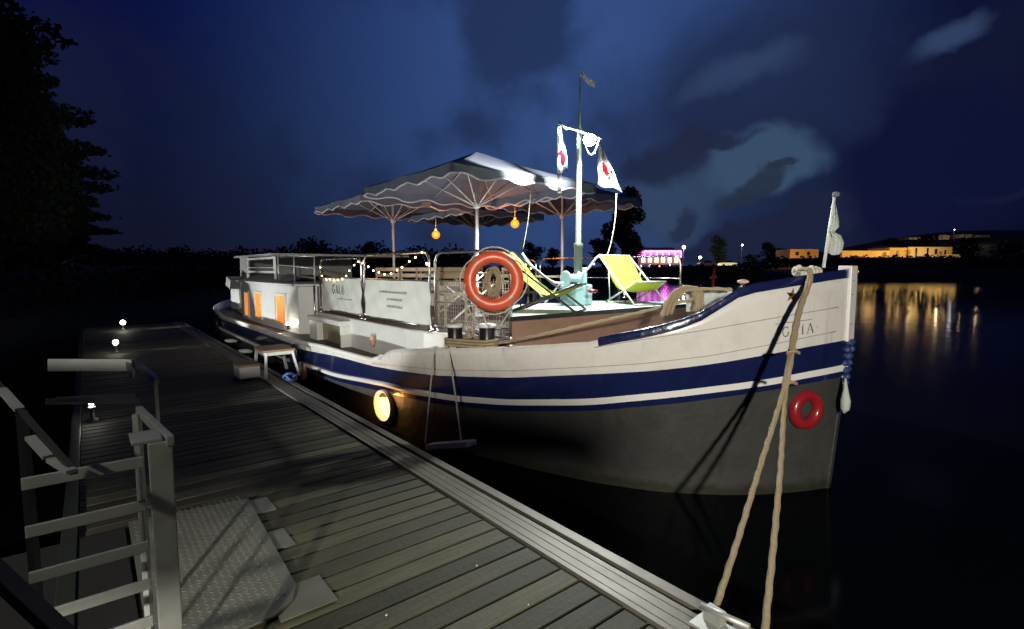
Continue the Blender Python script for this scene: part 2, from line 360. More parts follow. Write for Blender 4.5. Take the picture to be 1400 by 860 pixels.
# gangway: tread-plate flap and two end railings
gw = thing('gangway', W(3.1, .1, .4), 'aluminium gangway with tread plate flap and flat bar end railings', 'gangway')
PL = [(s_, t_) for s_, t_ in [(3.94, .2), (3.84, .78), (2.62, .73), (2.5, .68), (2.43, .58), (2.42, .3), (2.42, .12), (3.94, .12)]]
mb = MB(); mb.prism(PL, .425, .435)
for i in range(48):
    for j in range(20):
        ps = 2.46 + i * .031; pt = .15 + j * .034
        inside = pt < .66 + .06 * (ps - 2.42) and (ps > 2.55 or pt < .5)
        if not inside: continue
        a = (DS * .012 + DT * .012) if (i + j) % 2 else (DS * .012 - DT * .012); b = a.cross(Vector((0, 0, 1))).normalized() * .0035
        c = W(ps, pt, .435); n = len(mb.v); mb.v += [c + a, c + b, c - a, c - b, c + Vector((0, 0, .0032))]
        for q in ((0, 1, 4), (1, 2, 4), (2, 3, 4), (3, 0, 4)): mb.f.append(tuple(n + x for x in q)); mb.m.append(0); mb.sm.append(False)
mb.build('tread_plate', 'tread', gw, merge=False)
for (sa, sb) in ((3.6, 3.84), (3.06, 3.3), (2.4, 2.66)):
    mb = MB(); mb.prism([(sa, .6), (sb, .6), (sb, .9 if sa > 3.5 else .86), (sa, .9 if sa > 3.5 else .86)], .405, .413); mb.build('toe_plate', 'tread', gw, bevel=.002)
mb = MB(); mb.prism([(1.9, -6), (3.9, -6), (3.9, .1), (1.9, .1)], .405, .42)
M['grating'] = mat('dark_rubber_grating', (.006, .006, .006), .95); mb.build('walkway', 'grating', gw)
SR = 1.8
def rail_frame(s0, face_w, zs, xs_left, top_wide=None):
    fr = MB()
    zt = 1.5
    fr.box(W(s0, .17 - face_w / 2, .96), DS * .006, DT * face_w / 2, (0, 0, .54)); fr.build('end_post', 'alu_dull', gw, bevel=.003)
    m2 = MB(); m2.bar(W(s0, .17 - face_w, 1.506), W(s0 + .11, .17 - face_w, 1.506), .075, .012)
    m2.bar(W(s0 - .01, .165, 1.5), W(s0 + .46, .12, 1.5), .02, .03); m2.build('top_return', 'alu_dull', gw, bevel=.003)
    for z in zs:
        m3 = MB(); m3.box(W(s0 + .02, (.1 - face_w + xs_left) / 2 + .03, z), DS * .005, DT * abs(xs_left - .1) / 2, (0, 0, .016)); m3.build('rail', 'alu_dull', gw, bevel=.002)
    m4 = MB(); m4.bar(W(s0 + .4, .17 - face_w, .45), W(s0 + .4, .17 - face_w, 1.5), .02, .02); m4.build('inner_post', 'alu_dull', gw)
rail_frame(SR, .06, [1.445, 1.315, 1.19, 1.075, .96, .84, .72], -.16)
fr = MB(); fr.bar(at_z(213, 520, 1.5), W(2.86, .22, .42), .035, .012, up=DT); fr.build('end_post', 'alu_dull', gw)
fr = MB(); fr.bar(at_z(214, 520, 1.5), at_z(183, 494, 1.5), .02, .03); fr.build('top_return', 'alu_dull', gw)
P1 = at_z(180, 499, 1.5); P2 = P1 - DT * .42
fr = MB(); fr.bar(P1, at_z(66, 499, 1.52), .012, .062); fr.bar(at_z(172, 499, 1.5), at_z(183, 512, 1.46), .01, .05); fr.build('top_rail', 'alu_dull', gw)
sfar = P1.dot(DS)
for (a, b) in (((190, 548), (62, 549)), ((185, 541), (75, 547))):
    fr = MB(); fr.bar(at_s(a[0], a[1], sfar), at_s(b[0], b[1], sfar), .008, .028); fr.build('rail', 'alu_dull', gw)
# slanting handrail climbing the gangway to the bank
gh = thing('gangway_handrail', W(2.6, -.9, .4), 'partly lit slanting handrail of the gangway at the left edge', 'handrail')
mb = MB(); a = at_d(0, 528, 1.55); b = at_d(102, 646, 1.25); mb.bar(a + (a - b) * .6, b, .014, .01); mb.build('grab_bar', 'frame_dark', gh)
for (u0, v0, u1, v1) in ((2, 532, 27, 560), (41, 598, 66, 625), (70, 628, 98, 645)):
    mb = MB(); mb.bar(at_d(u0, v0, lerp(1.55, 1.25, u0 / 102) - .02), at_d(u1, v1, lerp(1.55, 1.25, u1 / 102) - .02), .022, .01); mb.build('lit_stretch', 'alu_dull', gh)  # paler pieces paint the lamplit stretches of the dark bar
mb = MB(); a = at_d(-30, 760, .9); b = at_d(90, 872, .9); mb.bar(a, b, .03, .02); M['dark_wood'] = mat('dark_brown_paint', (.06, .035, .025), .6); mb.build('lower_bar', 'dark_wood', gh)
mb = MB(); a = at_d(30, 563, 1.45); mb.bar(a, (a.x, a.y, .45), .02, .02); mb.build('post', 'black', gh)

# bollard lamps along the dock
def spot(name, loc, target, power, ang, blend, col=(1, 1, 1), size=.05, parent=None):
    l = bpy.data.lights.new(name, 'SPOT'); l.energy = power; l.spot_size = math.radians(ang); l.spot_blend = blend; l.color = col; l.shadow_soft_size = size
    o = bpy.data.objects.new(name, l); C.objects.link(o); o.location = loc; o.rotation_euler = (Vector(target) - Vector(loc)).to_track_quat('-Z', 'Y').to_euler(); return o
def point(name, loc, power, col=(1, 1, 1), size=.03):
    l = bpy.data.lights.new(name, 'POINT'); l.energy = power; l.color = col; l.shadow_soft_size = size
    o = bpy.data.objects.new(name, l); C.objects.link(o); o.location = loc; return o
bl_l = ['nearest low dock lamp, seen through the gangway railing', 'middle low dock lamp beyond the gangway', 'farthest low dock lamp at the dock end']
for i, (u, v, lab) in enumerate(((125, 550, bl_l[0]), (158, 468, bl_l[1]), (168, 441, bl_l[2]))):
    p = at_z(u, v, .6); e = thing('dock_lamp', (p.x, p.y, .4), lab, 'lamp', 'low lamps along the dock')
    mb = MB(); mb.lathe((p.x, p.y, .4), [(.05, 0), (.05, .02), (.02, .03), (.02, .14), (.035, .15)], 12); mb.build('post', 'alu_dull', e)
    mb = MB(); mb.sphere(p, .032 + .014 * i, 12); mb.build('bulb', 'lamp_bollard', e)
    mb = MB(); mb.lathe((p.x, p.y, .645 + .012 * i), [(.001, .03), (.05, .015), (.06, 0), (.001, 0)], 12); mb.build('cap', 'alu_dull', e)
    spot('dock_lamp_light', p + DT * .08, p + DT * 1.0 - Vector((0, 0, .12)), (9, 30, 60)[i], 36, .9, (1, .96, .75), .02)
    spot('dock_lamp_flood', p + DT * .06 + Vector((0, 0, .03)), p + DT * 1.0 + Vector((0, 0, (.5, .78, .78)[i])), (300, 380, 330)[i], 76, .25, (.95, 1, .97), .03)

# ================================================================== THE BARGE
TC = 5.2
WW = [(0, 0), (.1, .25), (.28, .58), (.48, .86), (.92, 1.29), (1.4, 1.57), (2.0, 1.8), (2.7, 2.02), (3.7, 2.28), (5.2, 2.48), (7, 2.58), (13.3, 2.58), (14.8, 2.42), (16, 1.95), (16.8, 1.3), (17.2, .7), (17.4, .05)]
RW = [(0, 0), (.06, .3), (.2, .72), (.4, 1.08), (.8, 1.52), (1.3, 1.85), (1.9, 2.1), (2.6, 2.3), (3.5, 2.47), (4.8, 2.58), (6.5, 2.6), (13.8, 2.6), (15.2, 2.52), (16.3, 2.15), (17, 1.5), (17.3, .8), (17.4, .05)]
def s0(z): return 1.80 - .11 * max(0, min(1, z / 1.2))
def smooth_tab(tab, x, h=.12):
    h = min(h, .3 * x + .01); return (interp(tab, max(0, x - h)) + 2 * interp(tab, x) + interp(tab, x + h)) / 4
def hw(s, z):
    x = s - s0(z); k = max(0, min(1, z / 1.6))
    return lerp(smooth_tab(WW, x), smooth_tab(RW, x), k)
def hull_hit(u, v, off=0.0):
    r = ray(u, v); lo, step = 1.0, .02; f0 = None; k = lo
    def f(k):
        p = CAM + r * k; s_, t_, z_ = st(p)
        if s_ < s0(z_): return -1
        return t_ - (TC - hw(s_, max(z_, 0)) - off)
    while k < 40:
        if f(k) > 0: break
        k += step * (1 if k < 6 else 3)
    a, b = k - step * 3, k
    for _ in range(30):
        m = (a + b) / 2
        if f(m) > 0: b = m
        else: a = m
    return CAM + r * b
def level(px, tail):
    T = []
    for i in range(len(px) - 1):
        (u0, v0), (u1, v1) = px[i], px[i + 1]; n = max(1, int(abs(u1 - u0) / 14))
        for k in range(n + 1):
            p = hull_hit(lerp(u0, u1, k / n), lerp(v0, v1, k / n)); s_, t_, z_ = st(p)
            T.append((s_, z_))
    T.sort(); out = []
    for s_, z_ in T:
        if out and s_ - out[-1][0] < .03: continue
        out.append((s_, z_))
    out = [q for q in out if q[0] < tail[0][0]] + tail
    return out
Ltop = level([(1158, 367), (1150, 368), (1100, 376), (1040, 386), (1000, 393), (985, 402), (960, 421), (930, 436), (880, 450), (812, 462), (800, 467), (683, 474), (611, 475.6), (538, 477), (528, 479), (518, 488), (507, 492), (440, 473), (409, 467)], [(9, .84), (15, .82), (17, .95), (19.3, 1.1)])
Lblu = level([(1143, 463), (1093, 474), (967, 497), (880, 507), (800, 511), (691, 516), (591, 513), (540, 506), (507, 500), (460, 487), (403, 476)], [(9, .76), (15, .74), (17, .84), (19.3, .98)])
Lst = level([(1143, 497), (1051, 517), (925, 533), (800, 545), (691, 546), (624, 541), (552, 530), (532, 524), (460, 511), (422, 498)], [(9.3, .47), (15, .5), (19.3, .62)])
Lsb = level([(1143, 506), (1051, 526), (925, 542), (800, 554), (691, 554), (624, 549), (552, 537), (532, 530), (460, 514), (422, 501)], [(9.3, .43), (15, .46), (19.3, .58)])
Lbb = level([(1143, 514), (1051, 533), (925, 551), (800, 562), (691, 562), (600, 553), (540, 540), (460, 521), (422, 505)], [(9.3, .38), (15, .42), (19.3, .54)])
def sm(T, s, h=.15): return (interp(T, s - h) + 2 * interp(T, s) + interp(T, s + h)) / 4
def ztop(s): return (interp(Ltop, s - .05) + 2 * interp(Ltop, s) + interp(Ltop, s + .05)) / 4
def deckz(s): return interp([(1.6, 1.5), (2.4, 1.3), (3.4, 1.0), (5.0, .92), (5.9, .8), (6.4, .74), (15, .72), (17, .8), (19.3, .9)], s)
def cols():
    xs = [0, .01, .025, .045, .07, .1, .14, .18, .23, .29, .36, .44, .53, .63, .74, .86, 1.0, 1.15, 1.3]
    x = 1.42
    while x < 13.5: xs.append(x); x += (.1 if x < 4.4 else .25)
    xs += [13.7 + .25 * i for i in range(12)] + [16.7, 16.85, 17.0, 17.1, 17.2, 17.28, 17.34, 17.37, 17.4]
    return sorted(set(xs))
XS = cols()
barge = thing('moored_barge', W(10, TC, 0), 'white and blue hulled river barge with deckhouse, moored at the dock', 'barge')
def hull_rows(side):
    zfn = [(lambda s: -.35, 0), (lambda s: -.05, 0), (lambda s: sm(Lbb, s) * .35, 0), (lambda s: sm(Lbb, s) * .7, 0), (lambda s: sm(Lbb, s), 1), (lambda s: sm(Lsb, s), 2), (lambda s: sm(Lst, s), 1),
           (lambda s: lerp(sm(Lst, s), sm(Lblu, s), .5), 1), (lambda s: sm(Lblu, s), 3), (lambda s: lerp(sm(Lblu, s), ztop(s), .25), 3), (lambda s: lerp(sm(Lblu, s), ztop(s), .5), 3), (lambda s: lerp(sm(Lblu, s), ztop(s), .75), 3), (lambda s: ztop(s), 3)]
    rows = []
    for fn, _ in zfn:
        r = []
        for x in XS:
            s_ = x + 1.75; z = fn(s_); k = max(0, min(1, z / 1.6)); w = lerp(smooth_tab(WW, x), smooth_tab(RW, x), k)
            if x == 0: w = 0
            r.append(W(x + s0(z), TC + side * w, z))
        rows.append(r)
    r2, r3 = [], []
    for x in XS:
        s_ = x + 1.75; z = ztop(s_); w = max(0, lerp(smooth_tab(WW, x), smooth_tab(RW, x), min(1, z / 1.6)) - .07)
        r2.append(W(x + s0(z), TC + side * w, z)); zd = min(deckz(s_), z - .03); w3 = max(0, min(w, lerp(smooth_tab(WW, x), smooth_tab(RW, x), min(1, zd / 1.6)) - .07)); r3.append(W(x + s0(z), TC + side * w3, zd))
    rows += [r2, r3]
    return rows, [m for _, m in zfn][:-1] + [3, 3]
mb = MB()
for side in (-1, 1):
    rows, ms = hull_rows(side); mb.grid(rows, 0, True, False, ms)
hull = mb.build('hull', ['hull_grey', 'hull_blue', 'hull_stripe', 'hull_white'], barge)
# deck sheet
mb = MB(); ra, rb = [], []
for x in XS:
    s_ = x + 1.75; z = ztop(s_); zd = min(deckz(s_), z - .03); w = max(0, min(lerp(smooth_tab(WW, x), smooth_tab(RW, x), min(1, z / 1.6)), lerp(smooth_tab(WW, x), smooth_tab(RW, x), min(1, zd / 1.6))) - .07)
    ra.append(W(x + s0(z), TC - w, zd)); rb.append(W(x + s0(z), TC + w, zd))
mb.grid([ra, rb], 0, False); mb.build('deck', 'deck', barge)
# blue cap rail at the bow, both sides
for side in (-1, 1):
    mb = MB(); R = [[], [], [], [], []]
    for x in XS:
        if x + 1.75 > 3.12: break
        s_ = x + 1.75; z = ztop(s_); w = lerp(smooth_tab(WW, x), smooth_tab(RW, x), min(1, z / 1.6)) if x else 0; e = .035 if x > .01 else .0
        for q, (dw, dz) in enumerate(((e * .6, -.06), (e, 0.0), (e * .5, .018), (-.09, .018), (-.09, -.03))): R[q].append(W(x + s0(z) - .0, TC + side * max(0, w + dw), z + dz))
    mb.grid(R, 0, True); mb.build('cap_rail', 'hull_blue', barge)
# white rubbing rail along the side deck (rounded), both sides
for side in (-1, 1):
    mb = MB(); pts = []
    for x in XS:
        s_ = x + 1.75
        if s_ < 5.95: continue
        z = ztop(s_); w = lerp(smooth_tab(WW, x), smooth_tab(RW, x), .5); pts.append(W(x + 1.74, TC + side * (w + .0), z - .01))
    mb.tube(pts, .035, 8); mb.build('gunwale_rail', 'hull_stripe', barge)
    mb = MB(); pts = []
    for x in XS:
        s_ = x + 1.75
        if s_ < 5.0: continue
        z = sm(Lst, s_) - .02; w = lerp(smooth_tab(WW, x), smooth_tab(RW, x), .3); pts.append(W(x + 1.74, TC + side * (w + .01), z))
    mb.tube(pts, .032, 8); mb.build('rubbing_strake', 'hull_stripe', barge)
# plate seams of the bow
def seam(px, name='plate_seam', off=.001, h=.007, m='black'):
    mb = MB(); P = []
    for i in range(len(px) - 1):
        (u0, v0), (u1, v1) = px[i], px[i + 1]; n = max(1, int(abs(u1 - u0) / 12))
        for k in range(n + (i == len(px) - 2)): P.append(hull_hit(lerp(u0, u1, k / n), lerp(v0, v1, k / n), off))
    mb.tube(P, h / 2, 6); return mb.build(name, m, barge)
M['seam'] = mat('plate_seam_shade', (.3, .27, .22), .6)
seam([(1146, 420), (1068, 433), (960, 452), (880, 464), (812, 475)], m='seam')
seam([(1143, 453), (1060, 470), (967, 487), (880, 497), (820, 501), (700, 507), (607, 506), (560, 502), (509, 497)], m='seam')
# stem post
mb = MB()
for (z0_, z1_, sa, sb, mi) in ((1.36, 2.03, 1.60, 1.60, 0),):
    mb.box(W(1.735, TC, 1.7), DS * .055, DT * .07, (0, 0, .33), 0)
mb.build('stem_post', 'hull_stripe', barge, bevel=.008)
mb = MB(); mb.bar(W(1.74, TC, 1.365), W(1.86, TC, -.3), .07, .1, up=DS); mb.build('lower_stem', 'hull_grey', barge, bevel=.008)
for z in (1.9, 1.78, 1.52): mb = MB(); mb.box(W(1.679, TC - .03, z), DS * .002, DT * .02, (0, 0, .004)); mb.build('stem_bolt', 'seam', barge)
# ship's name on the bow
def P_hull(a, b, l):
    h = 13.5; u = 1063 + a * h * .86; v = 462 - (u - 1063) * .15 - b * h
    p = hull_hit(u, v, l); return p
mb = MB(); text(mb, '.GAJA.', P_hull, gap=.27, bold=.9); mb.build('name_lettering', 'letter', barge, merge=False)
seam([(1060, 443.5), (1085, 440), (1110, 436.5)], 'name_overline', .003, .005, 'letter')
# gilded star on the bow
sp = hull_hit(1083, 404, .012); c2 = hull_hit(1093, 402, .012); e1 = (c2 - sp).normalized(); e2 = (hull_hit(1083, 394, .012) - sp).normalized(); nn = e1.cross(e2).normalized()
if nn.dot(CAM - sp) < 0: nn = -nn
star = [sp + (e1 * math.sin(math.pi * k / 5 + .25) + e2 * math.cos(math.pi * k / 5 + .25)) * (.062 if k % 2 == 0 else .024) for k in range(10)]
mb = MB(); ctr = sp + nn * .02
for k in range(10): mb.quad([star[k], star[(k + 1) % 10], ctr]); mb.quad([star[k], star[(k + 1) % 10], sp - nn * .008])
mb.build('bow_star', 'gold', barge)
# portholes in the hull
def porthole(u, v, r):
    p = hull_hit(u, v); s_, t_, z_ = st(p); q = hull_hit(u + 6, v); n = (q - p).cross(Vector((0, 0, 1))).normalized()
    if n.dot(CAM - p) < 0: n = -n
    m_ = MB(); m_.lathe(p, [(r, -.03), (r, .05), (r * .93, .055), (r * .8, .03), (r * .78, -.02)], 32, n); rim = m_.build('porthole', 'hull_stripe', barge)
    m_ = MB(); m_.lathe(p + n * .012, [(r * .8, 0), (0.001, .002)], 32, n); m_.build('glass', 'port_glow', rim)
    return p, n
pp, pn = porthole(527, 554, .2)
point('porthole_light', pp + pn * .16, 7, (1, .45, .12), .08)
M['tan'] = mat('tan_rubber_disc', (.5, .33, .25), .6)
mb = MB(); p = hull_hit(413, 508, .05); n_ = -DT; mb.lathe(p, [(.001, .04), (.1, .035), (.14, .0), (.12, -.04), (.001, -.04)], 24, n_); o = mb.build('disc_fender', 'tan', origin=p)
tag(o, 'round tan disc fender hanging between hull and dock', 'fender')
# white trunk coaming under the railing
co = [(9.85, 3.32), (6.3, 3.28), (5.9, 3.32), (5.62, 3.45), (5.48, 3.7), (5.45, 5.2), (5.48, 6.7), (5.62, 6.95), (5.9, 7.08), (6.3, 7.12), (9.85, 7.08)]
mb = MB(); mb.prism(co, .6, 1.2); mb.build('cabin_trunk', 'white', barge, bevel=.02)
mb = MB(); mb.prism([(s_, lerp(TC, t_, .97)) for s_, t_ in co], 1.203, 1.215); mb.build('sun_deck', 'deck', barge)
# skylight box
mb = MB(); sa, sb = 9.86, 8.25; za, zb = .72, 1.13
mb.sbox(sb, sa, 3.12, 3.34, 1.08, 1.16); mb.sbox(sa - .42, sa, 3.16, 3.33, .7, 1.08); mb.sbox(sb, sb + .06, 3.14, 3.33, .7, 1.08); sk = mb.build('side_window', 'white', barge, bevel=.01)
mb = MB(); mb.sbox(sb + .06, sa - .42, 3.26, 3.275, .74, 1.08); M['amber_glass'] = mat('amber_grey_glass', (.22, .2, .11), .12, var=.2); mb.build('pane', 'amber_glass', sk)
# raised foredeck platform with brown bulkhead
pf = [(4.15, 3.36), (5.42, 4.45), (5.42, 5.95), (4.15, 7.04)]
mb = MB(); mb.sbox(4.17, 5.43, 3.5, 6.9, .7, 1.2); mb.build('lower_deck', 'deck', barge)
mb = MB(); mb.prism(pf, .8, 1.47); mb.build('bulkhead', 'brown', barge)
mb = MB(); mb.prism([(4.11, 3.3), (5.45, 4.43), (5.45, 5.97), (4.11, 7.1)], 1.472, 1.52, 1, 0); mb.build('foredeck_platform', ['pale_green', 'black'], barge)
# railing hoops (near side and far side)
def hoop(sa, sb, t, zb, zt, dt=0.0, mids=(1.85, 1.27), rr=.14, mesh=False):
    m_ = MB(); pts = [W(sa, t, zb)]
    for k in range(7): th = math.pi / 2 * k / 6; pts.append(W(sa - rr + rr * math.cos(th) if sa > sb else sa + rr - rr * math.cos(th), t, zt - rr + rr * math.sin(th)))
    for k in range(7): th = math.pi / 2 * (1 - k / 6); pts.append(W(sb + rr - rr * math.cos(th) if sa > sb else sb - rr + rr * math.cos(th), t, zt - rr + rr * math.sin(th)))
    pts.append(W(sb, t, zb)); m_.tube(pts, .018, 8)
    for z in mids: m_.tube([W(sa, t, z), W(sb, t, z)], .011, 6)
    for s_ in (sa, sb): m_.lathe(W(s_, t, zb), [(.045, 0), (.045, .025), (.022, .03), (.022, .09)], 12)
    h = m_.build('railing', 'steel', barge)
    if mesh:
        m_ = MB(); z = 1.3
        while z < 1.85: m_.tube([W(sa, t + .01, z), W(sb, t + .01, z)], .0025, 4); z += .05
        s_ = min(sa, sb) + .05
        while s_ < max(sa, sb): m_.tube([W(s_, t + .01, 1.28), W(s_, t + .01, 1.85)], .0025, 4); s_ += .05
        m_.build('wire_mesh', 'galv', h)
hoop(9.78, 7.92, 3.36, 1.22, 2.18); hoop(7.80, 5.80, 3.36, 1.22, 2.22); hoop(5.66, 3.97 + .2, 3.36, 1.22, 2.2, mids=(1.86, 1.6, 1.28), mesh=True)
hoop(9.78, 7.92, 7.04, 1.22, 2.18); hoop(7.80, 5.80, 7.04, 1.22, 2.2); hoop(5.66, 4.6, 7.02, 1.52, 2.2, mids=(1.86,))
# deckhouse
dh = [(15.5, 3.2), (13, 3.12), (10.6, 3.2), (10.6, 7.2), (13, 7.28), (15.5, 7.2)]
mb = MB(); mb.prism([(15.5, 3.2), (14.4, 3.15), (13, 3.12), (11.6, 3.15), (10.6, 3.2), (10.3, 3.6), (10.3, 6.8), (10.6, 7.2), (13, 7.28), (15.5, 7.2)], .6, 1.66)
house = mb.build('deckhouse', 'white', barge, bevel=.015)
mb = MB(); mb.prism([(15.6, 3.12), (14.4, 3.07), (13, 3.04), (11.6, 3.07), (10.55, 3.12), (10.25, 3.55), (10.25, 6.85), (10.55, 7.28), (13, 7.36), (15.6, 7.28)], 1.665, 1.71); mb.build('roof', 'white', house, bevel=.012)
for (u0, u1, v0, v1) in ((335, 340, 400, 431), (350.5, 359, 401, 433), (377, 389.5, 404, 440)):
    a = at_t(u0, (v0 + v1) / 2, 3.14).dot(DS); b = at_t(u1, (v0 + v1) / 2, 3.14).dot(DS); z1 = at_t((u0 + u1) / 2, v0, 3.14).z; z0_ = at_t((u0 + u1) / 2, v1, 3.14).z; tt = 3.125 + (.01 if 12 < a < 14 else .03)
    m_ = MB(); w_ = .045
    m_.sbox(b - w_, a + w_, tt - .03, tt + .02, z1, z1 + w_); m_.sbox(b - w_, a + w_, tt - .04, tt + .02, z0_ - w_, z0_); m_.sbox(b - w_, b, tt - .03, tt + .02, z0_, z1); m_.sbox(a, a + w_, tt - .03, tt + .02, z0_, z1)
    wi = m_.build('window', 'hull_stripe', house)
    m_ = MB(); m_.sbox(b, a, tt - .012, tt - .004, z0_, z1); m_.build('curtain', 'curtain', wi)
# open door canopy at the front of the deckhouse
mb = MB(); p0 = W(10.28, 3.62, 1.62); mb.quad([W(10.29, 3.6, 1.25), W(10.29, 5.2, 1.25), W(9.95, 5.2, 1.32), W(9.95, 3.7, 1.32)]); mb.sbox(10.2, 10.29, 3.75, 4.5, .75, 1.6); mb.build('door', 'frame_dark', house)
# handrail post in front of the deckhouse
mb = MB(); mb.tube([W(9.95, 3.3, .72), W(9.95, 3.3, 1.7)], .02); mb.tube([W(9.95, 3.3, 1.2), W(9.95, 3.9, 1.2)], .012); mb.build('stanchion', 'steel', barge)
# wheelhouse frame aft: glazed screen, roof and pipe frame
mb = MB(); T3 = 3.5
mb.sbox(13.0, 16.9, T3 - .15, 6.9, 2.32, 2.37); 
for s_ in (16.8, 16.55, 16.3, 16.05): mb.sbox(s_ - .12, s_ + .12, T3, T3 + .04, 1.72, 2.32)
mb.sbox(16.76, 16.8, T3, 6.8, 1.72, 2.32)
wh = mb.build('wheelhouse', 'tarp', house)
mb = MB()
for z in (2.27, 1.93): mb.sbox(13.3, 15.9, T3 - .02, T3 + .02, z - .025, z + .025)
for s_ in (13.3, 15.9): mb.sbox(s_ - .04, s_ + .04, T3 - .02, T3 + .02, 1.72, 2.3)
mb.sbox(13.3, 15.9, T3 - .01, T3 + .01, 2.03, 2.045); mb.build('window_frame', 'white', wh)
mb = MB()
for z in (2.33, 2.1, 1.9): mb.tube([W(13.0, T3, z), W(10.5, T3, z - .08)], .014)
for s_ in (13.0, 11.8, 10.5): mb.tube([W(s_, T3, 1.7), W(s_, T3, 2.33 - (13 - s_) * .032)], .016)
mb.build('pipe_frame', 'galv', house)
mb = MB()
rows = []
for i in range(14):
    s_ = 15.9 - i * .3; rows.append([W(s_, 3.35 + j * .22, 1.72 + (.13 + .035 * math.sin(i * 1.7 + j) + .02 * math.sin(i * 4 + j * 3)) * math.sin(math.pi * j / 6)) for j in range(7)])
mb.grid(rows); o = mb.build('folded_tarpaulin', 'tarp', origin=W(14, 4, 1.7)); tag(o, 'crumpled grey tarpaulin on the deckhouse roof', 'tarpaulin')
# stern: bulwark locker and covered gear
st_ = thing('stern_locker', W(17.2, 4.2, .85), 'white locker with rounded top at the stern behind the deckhouse', 'locker')
mb = MB(); a = at_t(295, 392, 3.2); mb.sbox(16.3, 17.4, 3.3, 5.5, .8, 1.45); mb.build('body', 'white', st_, bevel=.08)
mb = MB(); mb.box(W(16.6, 3.6, 1.62), DS * .25 + Vector((0, 0, .05)), DT * .5, Vector((0, 0, .13)) - DS * .08); mb.build('lid', 'tarp', st_, bevel=.02)
mb = MB(); rows = []
for i in range(9): rows.append([W(15.7 + .8 * i / 8, 3.25 + .1 * j, .8 + .25 * math.sin(math.pi * i / 8) * math.sin(math.pi * j / 5) + .03 * math.sin(i * 2.3 + j * 2)) for j in range(6)])
mb.grid(rows); o = mb.build('covered_rope_heap', 'tarp', origin=W(16, 3.4, .8)); tag(o, 'grey covered heap on the side deck behind the deckhouse', 'heap')
mb = MB(); mb.tube([hull_hit(296, 430, .05), hull_hit(296, 430, .05) - Vector((0, 0, .5))], .06, 10); o = mb.build('cylinder_fender', 'black', origin=hull_hit(296, 440, .05)); tag(o, 'dark sausage fender hanging at the stern', 'fender', 'hanging hull fenders')
mb = MB(); p = hull_hit(402, 470, .09); mb.tube([p, p - Vector((0, 0, .1)), p - Vector((0, 0, .55)), p - Vector((0, 0, .6))], [.03, .075, .075, .03], 12); o = mb.build('cylinder_fender', 'hull_blue', origin=p); tag(o, 'dark blue sausage fender hanging beside the boarding step', 'fender', 'hanging hull fenders')
# small pink lamp on the trunk
p = at_t(509, 465, 3.24); mb = MB(); mb.tube([p + Vector((0, 0, .1)), p + Vector((0, 0, .06)), p - Vector((0, 0, .05)), p - Vector((0, 0, .1))], [.01, .035, .04, .02], 12); o = mb.build('pink_float', 'tan', origin=p); tag(o, 'small pinkish float hanging on the white cabin trunk', 'float')
# bollards at the shoulder
for i, (u, lab) in enumerate(((622, 'left of the two black mooring bollards, nearer the railing'), (666, 'right of the two black mooring bollards, nearer the bow'))):
    p = at_t(u, 443, 3.1 + .14 * i); BZ = p.z; b = thing('mooring_bollard', (p.x, p.y, .9), lab, 'bollard', 'twin bollards on the side deck')
    mb = MB(); mb.lathe((p.x, p.y, .9), [(.1, 0), (.082, .02), (.082, BZ - .9 - .035)], 24); mb.build('post', 'black', b)
    mb = MB(); mb.lathe((p.x, p.y, BZ - .035), [(.085, 0), (.094, .005), (.094, .03), (.08, .038), (.001, .04)], 24); mb.build('cap', 'white', b)
pb1 = at_t(622, 469, 3.1); pb2 = at_t(666, 469, 3.24)
mb = MB()
for k in range(3):
    c1, c2_ = pb1, pb2; z = pb1.z - .01 + k * .03; pts = []
    d = (c2_ - c1).normalized(); e = Vector((-d.y, d.x, 0))
    for q in range(9): th = math.pi / 2 + math.pi * q / 8; pts.append(Vector((c1.x, c1.y, z)) + (d * math.cos(th) + e * math.sin(th)) * .105)
    for q in range(9): th = -math.pi / 2 + math.pi * q / 8; pts.append(Vector((c2_.x, c2_.y, z + .01)) + (d * math.cos(th) + e * math.sin(th)) * .105)
    rope(mb, pts + [pts[0]], .014, sm=3)
mid = (pb1 + pb2) / 2 + Vector((0, 0, .12)) - Vector((0, .07, 0))
rope(mb, [mid + Vector((.03 * math.cos(a), -.02 + .01 * math.sin(a * 2), .05 * math.sin(a))) for a in [i * .9 for i in range(10)]], .014)
rope(mb, [pb2 + Vector((.09, -.06, .0)), at_d(720, 462, 4.85), at_d(800, 444, 4.85), at_d(880, 426, 4.9), at_d(925, 414, 4.95), at_d(955, 408, 5.05)], .014)
rope(mb, [pb1 + Vector((-.1, -.1, -.04)), pb1 + Vector((.05, -.16, -.06)), pb1 + Vector((.25, -.17, -.05)), pb1 + Vector((.34, -.12, -.02))], .016)
o = mb.build('bollard_rope', 'rope', origin=pb1); tag(o, 'rope belayed round the twin bollards and led forward to the bow', 'rope')
p = at_z(672, 471, 1.12)
mb = MB(); mb.box(at_z(684, 470, 1.13), (.11, .01, .0), (.02, .06, 0), (0, 0, .015)); mb.box(at_z(640, 473, 1.12), (.16, .02, .0), (0, .05, 0), (0, 0, .012)); mb.build('fairlead_plate', 'white', barge, bevel=.01)

